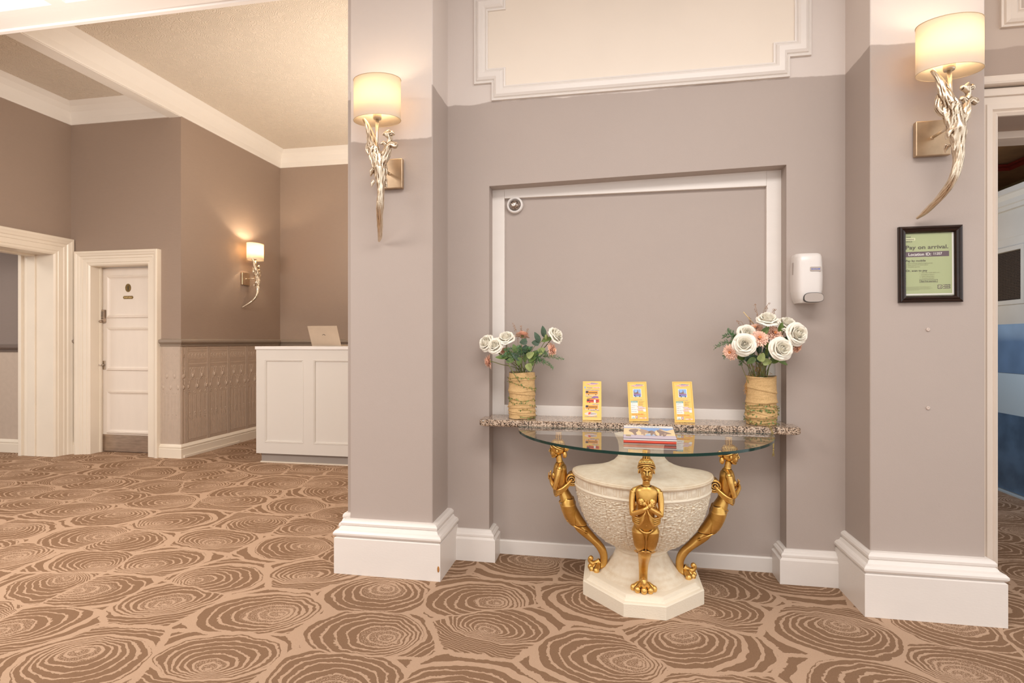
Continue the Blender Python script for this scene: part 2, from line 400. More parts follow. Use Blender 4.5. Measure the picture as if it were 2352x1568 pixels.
def text_mesh(txt, size, mt, width=None, thick=0.0, bold=False):
    c = bpy.data.curves.new('lettering', 'FONT'); c.body = txt; c.size = size; c.extrude = thick; c.resolution_u = 3
    if bold: c.offset = size * .018
    o = bpy.data.objects.new('lettering', c); col.objects.link(o); bpy.context.view_layer.update()
    me = bpy.data.meshes.new_from_object(o); bpy.data.objects.remove(o); bpy.data.curves.remove(c)
    xs = [v.co.x for v in me.vertices] or [0, 1]
    if width:
        k = width / (max(xs) - min(xs)); x0 = min(xs)
        for v in me.vertices: v.co.x = (v.co.x - x0) * k
    vs = [v.co.copy() for v in me.vertices]; fs = [tuple(p.vertices) for p in me.polygons]; bpy.data.meshes.remove(me)
    return vs, fs
def put_text(mb, txt, x, y, size, mt, z=0.0, width=None, bold=False, center=False):
    """letters laid in the local xy plane at height z"""
    vs, fs = text_mesh(txt, size, mt, width, bold=bold)
    if center: w_ = max(v.x for v in vs) + min(v.x for v in vs); x -= w_ / 2
    mb.add([V((v.x + x, v.y + y, z)) for v in vs], fs, mt)
def rect(mb, x0, y0, x1, y1, mt, z=0.0): mb.add([V((x0, y0, z)), V((x1, y0, z)), V((x1, y1, z)), V((x0, y1, z))], [(0, 1, 2, 3)], mt)

# ================================================================== SETTING
struct('floor', MB().box((-8.2, -3.0, -.06), (4.4, 7.2, 0), CARPET))
ZC = 3.35
# --- niche wall
mb = MB()
mb.box((-.90, 2.93, 0), (-.66, 3.036, ZC), PAINT).box((.866, 2.93, 0), (1.16, 3.036, ZC), PAINT)
mb.prism([(-.66, 2.056), (.866, 2.086), (.866, ZC), (-.66, ZC)], 2.93, 3.036, PAINT, lambda a, b, h: V((a, h, b)))
mb.box((-.90, 3.035, 0), (1.60, 3.25, ZC), PAINT)
wall_c = struct('wall_center', mb)
# cream field with notched corners inside a white moulding
NX0, NX1 = -.743, .978; PZ0 = 2.521; PZ1 = 3.19
def notched(x0, x1, z0, z1, n):
    return [(x0 + n, z0), (x1 - n, z0), (x1 - n, z0 + n), (x1, z0 + n), (x1, z1 - n), (x1 - n, z1 - n), (x1 - n, z1), (x0 + n, z1), (x0 + n, z1 - n), (x0, z1 - n), (x0, z0 + n), (x0 + n, z0 + n)]
outer = notched(NX0, NX1, PZ0, PZ1, .099)
MB().prism(notched(NX0 + .04, NX1 - .04, PZ0 + .04, PZ1 - .04, .099), 2.926, 2.93, CREAM, lambda a, b, h: V((a, h, b))).build('cream_panel', wall_c)
frame_prof = [(0, 0), (0, .014), (-.008, .017), (-.012, .012), (-.016, .02), (-.028, .027), (-.052, .027), (-.062, .020), (-.066, .012), (-.070, .016), (-.077, .014), (-.078, 0)]
struct('trim_1', MB().sweep([(x, 2.93, z) for x, z in outer], frame_prof, (0, -1, 0), WHITE, closed=True))
# white boards framing the niche
fx0, fx1, fz0, fz1 = -.665, .873, .765, 2.10
bp = lambda a, b: [(0, 0), (0, .02), (a - .002, .02), (a, .018), (a, 0)]
mb = MB()
mb.box((fx0, 3.015, .785), (-.591, 3.036, 2.09), WHITE, .002).box((.795, 3.015, .785), (.873, 3.036, 2.09), WHITE, .002)
mb.box((-.591, 3.013, 2.007), (.795, 3.036, 2.09), WHITE, .002).box((-.591, 3.013, .785), (.795, 3.036, .843), WHITE, .002)
struct('trim_2', mb)
# --- left pillar with a set-back jamb on its far side
mb = MB(); mb.box((-1.352, 2.67, 0), (-.898, 3.25, ZC), PAINT, .005); mb.box((-1.412, 2.76, 0), (-1.34, 3.25, ZC), PAINT, .004)
mb.quad([(-1.347, 2.6695, .2), (-.903, 2.6695, .2), (-.903, 2.6695, ZC), (-1.347, 2.6695, ZC)], PAINT_L)
struct('wall_pillar_left', mb)
mb = MB(); mb.box((1.136, 2.67, 0), (1.585, 3.25, ZC), PAINT, .005); struct('wall_pillar_right', mb)
BIG = [(0, 0), (.06, 0), (.06, .183), (.055, .187), (.050, .190), (.058, .193), (.064, .202), (.064, .211), (.056, .221), (.042, .226), (.037, .236), (.030, .241), (.035, .246), (.036, .256), (.030, .265), (.02, .270), (0, .271)]
MED = [(0, 0), (.042, 0), (.042, .118), (.037, .122), (.030, .127), (.033, .134), (.033, .142), (.026, .150), (.02, .152), (.018, .160), (.01, .165), (0, .165)]
struct('baseboard_pillar_left', MB().sweep([(-1.412, 3.2, 0), (-1.412, 2.76, 0), (-1.352, 2.76, 0)], [(a * .55, b) for a, b in BIG], (0, 0, 1), WHITE)
       .sweep([(-1.352, 2.80, 0), (-1.352, 2.67, 0), (-.898, 2.67, 0), (-.898, 2.93, 0)], BIG, (0, 0, 1), WHITE))
struct('baseboard_pillar_right', MB().sweep([(1.150, 2.93, 0), (1.150, 2.67, 0), (1.575, 2.67, 0), (1.575, 2.79, 0)], BIG, (0, 0, 1), WHITE))
struct('baseboard_center_left', MB().sweep([(-.86, 2.93, 0), (-.66, 2.93, 0), (-.66, 3.035, 0)], MED, (0, 0, 1), WHITE))
struct('baseboard_center_right', MB().sweep([(.866, 3.035, 0), (.866, 2.93, 0), (1.10, 2.93, 0)], MED, (0, 0, 1), WHITE))
struct('baseboard_niche', MB().sweep([(-.62, 3.035, 0), (.826, 3.035, 0)], [(0, 0), (.015, 0), (.015, .072), (.010, .078), (0, .078)], (0, 0, 1), WHITE))
mb = MB(); mb.ball((-.848, 2.609, .062), (.006, .002, .016), mat('bare_wood_chip', (.45, .20, .05), .8), 8, 5)
mb.build('paint_chip', bpy.data.objects['baseboard_pillar_left'])

# --- reception beyond the left pillar
WB, WS, WD = 6.62, -4.36, 4.91
struct('wall_back', MB().box((WS, WB, 0), (-.8, WB + .12, 3.72), PAPER))
mb = MB().box((WS - .2, WD + .001, 0), (WS, WB + .12, 3.72), PAPER_G if False else PAPER)
wall_s = struct('wall_side', mb)
mb = MB()
DX0, DX1, DZ = -5.47, -4.735, 2.015
mb.box((-5.75, WD, 0), (DX0, WD + .2, 3.72), PAPER).box((DX1, WD, 0), (WS - .0005, WD + .2, 3.72), PAPER).box((DX0, WD, DZ), (DX1, WD + .2, 3.72), PAPER)
mb.box((-4.596, WD - .003, .13), (WS - .0005, WD, 1.155), LINC_L)
wall_d = struct('wall_door', mb)
mb = MB()
LX = -5.71
mb.box((LX - .39, 4.73, 0), (LX, WD + .1, 3.72), PAPER).box((LX - .39, 3.2, 2.12), (LX, 4.73, 3.72), PAPER).box((LX - .39, -3, 0), (LX, 3.2, 3.72), PAPER)
struct('wall_left', mb)
struct('wall_reception_right', MB().box((-.8, 3.25, 0), (-.68, WB + .12, 3.72), PAPER))
struct('ceiling_reception', MB().box((-6.2, 2.6, 3.72), (-.68, WB + .12, 3.80), ANAG))
COV = [(0, 0), (.012, 0), (.016, .012), (.022, .06), (.045, .12), (.085, .165), (.135, .198), (.14, .20), (0, .20)]
struct('trim_3', MB().sweep([(WS, WD, 3.52), (WS, WB, 3.52), (-.8, WB, 3.52)], COV, (0, 0, 1), COVE))
struct('trim_4', MB().sweep([(LX, 2.85, 3.52), (LX, WD, 3.52), (-4.50, WD, 3.52)], COV, (0, 0, 1), COVE))
mb = MB().box((-4.50, 2.84, 3.515), (WS, WD, 3.72), COVE)
mb.sweep([(WS, 2.85, 3.52), (WS, WD, 3.52)], COV, (0, 0, 1), COVE).sweep([(-4.50, WD, 3.52), (-4.50, 2.85, 3.52)], [(a * .8, b) for a, b in COV], (0, 0, 1), COVE)
struct('ceiling_beam', mb)
# header beam between hall and reception, then the coffered hall ceiling
ZH = 3.185
mb = MB().box((-6.1, 2.73, ZH), (-1.35, 2.85, 3.72), CEILW)
mb.sweep([(-6.1, 2.85, 3.52), (-1.35, 2.85, 3.52)], [(0, 0), (-.012, 0), (-.05, .12), (-.135, .198), (0, .2)], (0, 0, 1), COVE)
mb.box((-6.1, 2.83, ZH - .012), (-1.35, 2.862, ZH + .02), CEILW, .004)
struct('ceiling_header', mb)
coff = [(-6.0, -5.0), (-4.9, -4.1), (-4.0, -3.24), (-3.155, -2.945), (-2.86, -2.15), (-2.05, -1.5)]
mb = MB(); mb.box((-6.1, 2.70, ZH), (-1.30, 2.7295, 3.4), CEILW); prev = -6.1
CF = [(0, 0), (.006, .0), (.016, .014), (.02, .03), (.035, .035), (.045, .055), (.05, .08), (.075, .09), (.08, .12), (0, .12)]
for a, b in coff:
    mb.box((prev, -3, ZH), (a, 2.6995, 3.4), CEILW); prev = b
    for y0, y1 in ((1.25, 2.68), (-.3, 1.15)):
        mb.sweep([(a, y1, ZH), (b, y1, ZH), (b, y0, ZH), (a, y0, ZH)], CF, (0, 0, 1), CEILW, closed=True)
    mb.box((a, 2.68, ZH), (b, 2.6995, 3.35), CEILW); mb.box((a, 1.15, ZH), (b, 1.25, 3.35), CEILW)
mb.box((prev, -3, ZH), (-1.30, 2.6995, 3.45), CEILW).box((-6.1, -3, 3.30), (-1.3, 2.71, 3.4), CEILW)
struct('ceiling_coffered', mb)
struct('ceiling', MB().box((-1.30, -3, ZC), (3.6, 3.25, ZC + .1), CEILW))

# chair rail, skirting, lower dado of the reception
RAILP = [(0, 0), (.012, 0), (.016, .010), (.012, .016), (.020, .026), (.034, .036), (.040, .044), (.040, .062), (.032, .070), (.012, .074), (0, .078)]
path = [(-4.596, WD, 1.150), (WS, WD, 1.150), (WS, WB, 1.150), (-.8, WB, 1.150)]
struct('trim_5', MB().sweep(path, RAILP, (0, 0, 1), RAIL).sweep([(-5.71, WD, 1.15), (-5.61, WD, 1.15)], RAILP, (0, 0, 1), RAIL))
SK2 = [(0, 0), (.03, 0), (.03, .092), (.024, .098), (.028, .106), (.028, .116), (.018, .124), (.012, .134), (.006, .140), (0, .140)]
struct('baseboard_reception', MB().sweep([(-4.596, WD, 0), (WS, WD, 0), (WS, WB, 0), (-.8, WB, 0)], SK2, (0, 0, 1), CREAMW)
       .box((WS + .03, WD, 0), (WS + .042, WD + .85, .028), CREAMW, .003).sweep([(-5.71, WD, 0), (-5.61, WD, 0)], SK2, (0, 0, 1), CREAMW))

# embossed dado panels, real relief
def relief_panel(wd, full=True):
    """one embossed panel in local x (along wall), y (up), z (out of wall)"""
    mb = MB(); M_ = LINC if full else LINC_L; k = .62 if full else .45
    H = 1.010
    mb.box((0, 0, 0), (wd, H, .003), M_)
    def tb(pts, r): mb.tube([(x, y, .005 * k) for x, y in pts], r * 1.35 * k, M_, 5)
    for x in (.006, .018, wd - .018, wd - .006): mb.box((x - .0025, 0, 0), (x + .0025, H, .011 * k), M_)
    for y in (.02, .035, .80, .815, .845, .86, .875, .96, .985): mb.box((.02, y - .002, 0), (wd - .02, y + .0025, .009 * k), M_)
    n = 6; s = (wd - .05) / n
    for i in range(n):                                         # frieze of little arches
        cx = .025 + s * (i + .5)
        tb([(cx + .42 * s * math.cos(t) * (1 - t / 9), .905 + .030 * math.sin(t) * (1 - t / 9)) for t in [q * .45 for q in range(13)]], .0035)
        mb.ball((cx, .930, .003), .006 * k, M_, 6, 4)
    for row, yb, xs in ((0, .70, (.27, .73)), (1, .585, (.02, .5, .98))):     # tulip bulbs with S-shaped stalks
        for u in xs:
            cx = .02 + u * (wd - .04)
            if row == 1 and u in (.02, .98): cx = .03 if u < .5 else wd - .03
            mb.ball((cx, yb, .003), (.016, .024, .013 * k), M_, 10, 6)
            for sg in (-1, 1):
                pts = catmull([(cx + sg * .004, yb + .085, 0), (cx + sg * .018, yb + .058, 0), (cx + sg * .012, yb + .034, 0), (cx + sg * .026, yb + .008, 0), (cx + sg * .020, yb - .022, 0), (cx + sg * .004, yb - .036, 0)], 4)
                tb([(p.x, p.y) for p in pts if .01 < p.x < wd - .01], .0035) if sum(.01 < p.x < wd - .01 for p in pts) > 2 else None
                cc = (cx + sg * .033, yb + .070)
                if .012 < cc[0] < wd - .012:
                    tb([(cc[0] + .013 * math.cos(t) * (1 - t / 10), cc[1] + .013 * math.sin(t) * (1 - t / 10)) for t in [q * .7 for q in range(10)]], .003)
    if wd < .1: return mb.mesh('embossed_panel')
    for i in range(4):                                         # hooks under the bulbs, hanging husks, fluting
        cx = .035 + (wd - .07) * i / 3
        tb([(cx + .016 * math.cos(t + i * PI) * (1 - t / 9), .520 + .018 * math.sin(t) * (1 - t / 9)) for t in [q * .6 for q in range(11)]], .004)
        for q in range(9): mb.ball((cx, .49 - q * .013, .003), .0038 * k, M_, 5, 4)
        cx = .05 + (wd - .10) * (i + .0) / 3
        tb([(cx, .30), (cx, .265)], .003); mb.ball((cx, .308, .003), (.008, .011, .007 * k), M_, 8, 5)
        tb([(cx - .010, .262), (cx - .008, .256), (cx - .003, .262)], .003); tb([(cx + .010, .262), (cx + .008, .256), (cx + .003, .262)], .003)
    nf = 14
    for i in range(nf):
        x = .03 + (wd - .06) * i / (nf - 1); mb.box((x - .0018, .04, 0), (x + .0018, .50 if i % 3 else .24, .009 * k), M_)
    return mb.mesh('embossed_panel')
pm = relief_panel(.32)
Ms = Matrix(((0, 0, 1, 0), (1, 0, 0, 0), (0, 1, 0, 0), (0, 0, 0, 1)))      # local x->Y, y->Z, z->X
y = WD - .255 + .32
first = relief_panel(.065)
o = link('embossed_panel', first, wall_s); o.matrix_world = Matrix.Translation((WS, WD + .001, .14)) @ Ms
y = WD + .066
while y < WB - .2:
    o = link('embossed_panel', pm, wall_s); o.matrix_world = Matrix.Translation((WS, y, .14)) @ Ms; y += .32
o = link('embossed_panel', relief_panel(.236, False), wall_d); o.matrix_world = Matrix(((1, 0, 0, -4.596), (0, 0, -1, WD - .003), (0, 1, 0, .14), (0, 0, 0, 1)))

# --- casings
CAS = [(-.0125, 0), (-.0125, .006), (0, .018), (.018, .018), (.022, .024), (.060, .026), (.064, .033), (.085, .035), (.092, .044), (.108, .05), (.120, .058), (.136, .058), (.14, .052), (.14, 0)]
struct('trim_6', MB().sweep([(DX1, WD, 0), (DX1, WD, DZ), (DX0, WD, DZ), (DX0, WD, 0)], CAS, (0, -1, 0), CREAMW)
       .box((DX0 - .001, WD, 0), (DX0 + .012, WD + .19, DZ), CREAMW).box((DX1 - .012, WD, 0), (DX1 + .001, WD + .19, DZ), CREAMW).box((DX0, WD, DZ - .012), (DX1, WD + .19, DZ), CREAMW)
       .box((DX0, WD + .10, 0), (DX0 + .025, WD + .12, DZ), CREAMW).box((DX1 - .025, WD + .10, 0), (DX1, WD + .12, DZ), CREAMW))
CAS2 = [(a * 1.22, b) for a, b in CAS]
struct('trim_7', MB().sweep([(LX, 4.73, 0), (LX, 4.73, 2.12), (LX, 3.2, 2.12), (LX, 3.2, 0)], CAS2, (1, 0, 0), CREAMW)
       .box((LX - .40, 4.715, 0), (LX + .001, 4.731, 2.12), CREAMW).box((LX - .40, 3.2, 2.105), (LX + .001, 4.73, 2.121), CREAMW)
       .box((LX - .30, 4.70, 0), (LX - .21, 4.716, 2.105), CREAMW, .004).box((LX - .41, 4.69, 0), (LX - .37, 4.76, 2.13), CREAMW, .004).box((LX - .30, 3.2, 2.09), (LX - .21, 4.70, 2.106), CREAMW, .003))
# --- corridor seen through the left opening
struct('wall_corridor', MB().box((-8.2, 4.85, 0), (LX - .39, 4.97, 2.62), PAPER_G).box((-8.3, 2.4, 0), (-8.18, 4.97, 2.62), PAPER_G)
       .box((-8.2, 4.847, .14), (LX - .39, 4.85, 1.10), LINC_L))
struct('ceiling_corridor', MB().box((-8.3, 2.4, 2.62), (LX - .39, 4.97, 2.7), COVE))
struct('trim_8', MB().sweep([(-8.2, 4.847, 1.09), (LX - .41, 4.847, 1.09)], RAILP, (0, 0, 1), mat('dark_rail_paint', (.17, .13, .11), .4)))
struct('baseboard_corridor', MB().sweep([(-8.2, 4.85, 0), (LX - .40, 4.85, 0)], SK2, (0, 0, 1), CREAMW))

# --- vestibule doorway on the right
WR = 2.79
BEIGE = mat('beige_gloss_paint', (.72, .62, .53), .35, vary=.02, vscale=3, bmp=.25, bscale=40, bdist=.001)
struct('wall_right', MB().box((1.585, WR, 0), (1.70, 3.14, 2.205), PAINT_D).box((1.585, WR, 2.205), (3.05, 3.14, ZC), PAINT_D).box((3.05, WR, 0), (3.6, 3.14, ZC), PAINT_D))
mb = MB().sweep([(3.05, WR, 0), (3.05, WR, 2.205), (1.70, WR, 2.205), (1.70, WR, 0)], [(0, 0), (0, .012), (.012, .02), (.02, .014), (.028, .024), (.05, .026), (.052, .02), (.11, .02), (.11, 0)], (0, -1, 0), BEIGE)
mb.box((1.59, WR - .03, 2.29), (3.2, WR, 2.325), BEIGE, .004).box((1.59, WR - .06, 2.33), (3.2, WR, 2.372), BEIGE, .012)
mb.box((1.695, 2.98, 0), (1.715, 3.15, 2.205), BEIGE, .004).box((1.70, 2.98, 2.17), (3.05, 3.03, 2.206), BEIGE, .004).box((1.70, 3.06, 2.185), (3.05, 3.15, 2.206), BEIGE, .004)
struct('trim_9', mb)
px = notched(1.713, 3.4, 2.617, 3.28, .001)
struct('trim_10', MB().sweep([(1.713, WR, 2.60), (3.3, WR, 2.60), (3.3, WR, 3.28), (1.713, WR, 3.28)], frame_prof, (0, -1, 0), BEIGE, closed=True))
VW = mat('vestibule_grey_paint', (.47, .44, .40), .45, vary=.02)
OLIVE = mat('olive_brown_wall', (.30, .21, .09), .7, vary=.2, vscale=4)
struct('wall_vestibule', MB().box((3.1, 3.2, 0), (3.2, 4.25, 2.24), VW).box((3.1, 5.22, 0), (3.2, 7.0, 2.24), VW).box((3.1, 4.25, 2.0195), (3.2, 5.22, 2.24), VW))
struct('wall_vestibule_outer', MB().box((4.25, 3.14, 0), (4.35, 7.1, 2.95), OLIVE).box((1.5, 7.0, 0), (4.35, 7.1, 2.95), OLIVE).box((1.48, 3.2, 0), (1.6, 7.0, 2.95), PAINT_D))
struct('ceiling_vestibule', MB().box((1.5, 3.14, 2.9), (4.35, 7.1, 3.0), mat('brown_ceiling', (.40, .21, .09), .7, vary=.15, vscale=5)))
struct('trim_11', MB().sweep([(1.7, 6.0, 2.90), (3.77, 6.0, 2.90), (3.77, 3.3, 2.90)], [(0, 0), (.05, -.01), (.05, -.03), (.02, -.035), (0, -.06), (-.02, -.03), (-.02, 0)], (0, 0, 1), mat('oxblood_moulding', (.20, .02, .012), .3)))
struct('trim_12', MB().sweep([(3.1, 7.0, 2.235), (3.1, 3.2, 2.235)], [(0, 0), (.03, 0), (.035, .03), (.05, .035), (.055, .07), (.085, .10), (.10, .105), (.10, .145), (-.12, .145), (-.12, 0)], (0, 0, 1), VW))
struct('wall_lobby', MB().box((3.0, 3.1, 0), (3.1, 3.2, 2.24), VW))
# vestibule door with a wired window and scuffed kick plates
dr = link('door_2', None); dr.location = (3.073, 4.25, 0); dr['kind'] = 'structure'
KP = mat('daylit_scuffed_steel_plate', (.15, .26, .42), .38, .35, vary=.25, vscale=5, bmp=.2, bscale=30); KP2 = mat('daylit_pale_steel_plate', (.22, .36, .58), .35, .35, vary=.12, vscale=4)  # blue daylight reflected by the steel is painted into both colours
PW = mat('daylit_white_panel', (.55, .66, .72), .4)  # white with the blue daylight tint painted in
mb = MB().box((.03, 0, .01), (.075, .55, 2.02), VW).box((.03, .95, .01), (.075, .965, 2.02), VW).box((.03, .55, .01), (.075, .95, 1.52), VW).box((.03, .55, 1.92), (.075, .95, 2.02), VW)
mb.build('leaf', dr)
mb = MB().sweep([(.03, .95, 1.52), (.03, .95, 1.92), (.03, .55, 1.92), (.03, .55, 1.52)], [(.006, -.015), (.006, .010), (-.028, .010), (-.032, 0), (-.032, -.01)], (-1, 0, 0), VW, closed=True)
mb.build('window_frame', dr)
DG = mat('dark_wired_glass', (.02, .014, .012), .12)
wp = MB().box((.045, .55, 1.52), (.05, .95, 1.92), DG).build('pane', dr)
mb = MB(); WG = mat('window_wire', (.11, .085, .07), .5, .5)
for i in range(1, 32): mb.box((.0435, .55 + i * .0125, 1.52), (.045, .55 + i * .0125 + .0025, 1.92), WG)
for i in range(1, 32): mb.box((.0432, .55, 1.52 + i * .0125), (.045, .95, 1.5225 + i * .0125), WG)
o = mb.build('wire_mesh', wp); o['kind'] = 'stuff'
MB().box((.024, .01, .95), (.031, .955, 1.337), KP2, .001).build('push_plate', dr)
MB().box((.028, .01, .624), (.031, .955, .949), PW, .001).build('panel', dr)
MB().box((.024, .01, .02), (.031, .955, .623), KP, .001).build('kick_plate', dr)
for z in (1.31, .975, .60, .04):
    for yy in (.06, .5, .91): MB().ball((.024, yy, z), (.002, .004, .004), BLACKM, 8, 5).build('screw', dr)
MB().box((-.005, -.04, 0), (.035, 1.01, .012), PW).build('threshold_strip', dr)

# --- white three-panel door in the reception
dr = link('door_1', None); dr.location = (DX0, WD + .14, 0); dr['kind'] = 'structure'
DWd = DX1 - DX0
MB().box((.004, 0, .006), (DWd - .004, .04, DZ - .016), DOORP, .002).build('leaf', dr)
for z0, z1 in ((1.457, 1.917), (.887, 1.357), (.205, .668)):
    mb = MB().sweep([(.07, 0, z0), (DWd - .07, 0, z0), (DWd - .07, 0, z1), (.07, 0, z1)], [(0, 0), (0, .010), (-.006, .015), (-.014, .012), (-.018, .017), (-.030, .008), (-.040, .004), (-.045, 0)], (0, -1, 0), DOORP, closed=True)
    mb.box((.11, -.003, z0 + .04), (DWd - .11, .001, z1 - .04), DOORP); mb.build('door_panel', dr)
MB().box((.008, -.003, .008), (DWd - .008, 0, .19), STEEL, .001).build('kick_plate', dr, label='brushed steel kick plate')
k = MB().box((.012, -.03, 1.405), (.058, -.002, 1.545), STEEL, .004).build('keypad_lock', dr, label='steel push-button lock')
for r_ in range(5):
    for c_ in range(2): MB().box((.019 + c_ * .018, -.034, 1.515 - r_ * .017), (.031 + c_ * .018, -.03, 1.521 - r_ * .017), BLACKM).build('button', k)
MB().lathe([(.0, 0), (.014, 0), (.014, .02), (.010, .026), (0, .026)], STEEL, 16, cap=False).build('knob', k, ).matrix_local = Matrix.Translation((.028, -.03, 1.418)) @ Matrix.Rotation(PI / 2, 4, 'X')
h = MB().box((.018, -.008, .895), (.052, -.002, .99), CHROME, .002).build('handle', dr, label='chrome lever handle')
MB().tube([(.035, -.008, .945), (.035, -.045, .945), (.02, -.05, .945), (-.02, -.05, .948), (-.05, -.048, .943)], [.008, .008, .008, .007, .005], CHROME, 8).build('lever', h)
cx = -5.133 - DX0
s_ = MB().prism([(.036 * math.cos(t * PI / 16), .045 * math.sin(t * PI / 16)) for t in range(32)], 0, .005, BRASS, lambda a, b, h: V((cx + a, -h, 1.779 + b))).build('oval_sign', dr, label='oval brass sign with a standing figure')
mb = MB(); mb.ball((cx, -.006, 1.797), (.005, .002, .006), BLACKM, 8, 5); mb.ball((cx, -.006, 1.778), (.006, .002, .014), BLACKM, 8, 5); mb.box((cx - .003, -.007, 1.750), (cx + .003, -.005, 1.775), BLACKM); mb.build('figure', s_)
pl = [(-.066, 0), (-.055, .017), (.055, .017), (.066, 0), (.055, -.017), (-.055, -.017)]
s_ = MB().prism(pl, 0, .004, BRASS, lambda a, b, h: V((cx + a, -h, 1.676 + b))).build('name_plate', dr, label='small brass plate with raised capitals')
vs, fs = text_mesh('STAFF ONLY', .021, BRASSL, .102, bold=True)
MB().add([V((cx - .051 + v.x, -.0045, 1.669 + v.y)) for v in vs], fs, BRASSL).build('lettering', s_)

# ================================================================== GRANITE SHELF AND CONSOLE TABLE
def thin_glass(name, tint, ior=1.5):
    m = bpy.data.materials.new(name); m.use_nodes = True; t = m.node_tree
    t.nodes.remove(t.nodes['Principled BSDF']); out = t.nodes['Material Output']
    tr = N(t, 'ShaderNodeBsdfTransparent'); tr.inputs[0].default_value = tint + (1,)
    gl = N(t, 'ShaderNodeBsdfGlossy'); gl.inputs[0].default_value = (1, 1, 1, 1); gl.inputs['Roughness'].default_value = .0
    fr = N(t, 'ShaderNodeFresnel'); fr.inputs[0].default_value = ior; mx = N(t, 'ShaderNodeMixShader')
    gm = N(t, 'ShaderNodeNewGeometry'); t.links.new(mth(t, 'MULTIPLY', fr.outputs[0], mth(t, 'SUBTRACT', 1, gm.outputs['Backfacing'])), mx.inputs[0]); t.links.new(tr.outputs[0], mx.inputs[1]); t.links.new(gl.outputs[0], mx.inputs[2]); t.links.new(mx.outputs[0], out.inputs[0])
    return m
CLEAR = thin_glass('clear_table_glass', (.97, .99, .98), 1.95); VASEG = thin_glass('clear_vase_glass', (.96, .98, .98), 1.4)

def rrect(x0, y0, x1, y1, r, n=5, corners=(1, 1, 1, 1)):
    pts = []
    for (cx, cy, a0, on) in ((x0 + r, y0 + r, PI, corners[0]), (x1 - r, y0 + r, 1.5 * PI, corners[1]), (x1 - r, y1 - r, 0, corners[2]), (x0 + r, y1 - r, .5 * PI, corners[3])):
        if on: pts += [(cx + r * math.cos(a0 + q * PI / 2 / n), cy + r * math.sin(a0 + q * PI / 2 / n)) for q in range(n + 1)]
        else: pts.append((x0 if cx < (x0 + x1) / 2 else x1, y0 if cy < (y0 + y1) / 2 else y1))
    return pts
mb = MB(); base = rrect(-.688, 2.795, .898, 3.014, .03, 5, (1, 1, 0, 0))
def shrink(k): return [(.105 + (x - .105) * (1 - k / .79), y + (k if y < 2.9 else 0)) for x, y in base]
rings = [(.007, .753), (.002, .756), (0, .761), (0, .780), (.002, .785), (.007, .788)]
q = len(base); vs = [V((x, y, z)) for k, z in rings for x, y in shrink(k)]
fs = [tuple(range(q))[::-1], tuple((len(rings) - 1) * q + i for i in range(q))] + [(j * q + i, j * q + (i + 1) % q, (j + 1) * q + (i + 1) % q, (j + 1) * q + i) for j in range(len(rings) - 1) for i in range(q)]
mb.add(vs, fs, GRANITE); o = mb.build('shelf'); tag(o, 'long speckled brown granite shelf with rounded ends across the wall niche', 'shelf')

TX, TY = .145, 2.72
table = thing('console_table', 'half-round glass console table on a stone urn carried with three golden female figures', 'table', (TX, TY, 0))
# glass half-round top
def glass_outline(rx, ry, n=72):
    e = 1.92; pts = []
    for i in range(n + 1):
        a = PI + PI * i / n; c, s = math.cos(a), math.sin(a)
        pts.append((math.copysign(abs(c) ** (2 / e), c) * rx, math.copysign(abs(s) ** (2 / e), s) * ry + .0755))
    return pts
def plate(rx, ry, z0, z1, mt, edge):
    mb = MB(); pts = glass_outline(rx, ry); k = len(pts)
    vs = [V((x, y, z0)) for x, y in pts] + [V((x, y, z1)) for x, y in pts]
    mb.add(vs, [tuple(range(k))[::-1], tuple(range(k, 2 * k))], mt)
    b2 = [V((x, y, z0)) for x, y in pts] + [V((x * .998, y, z)) for z in (z1,) for x, y in pts]
    mb.add(vs, [(i, i + 1, k + i + 1, k + i) for i in range(k - 1)] + [(k - 1, 0, k, 2 * k - 1)], edge, True)
    return mb
plate(.612, .606, .751, .763, CLEAR, GEDGE).build('glass_top', table, label='clear half-round glass top with green edge')

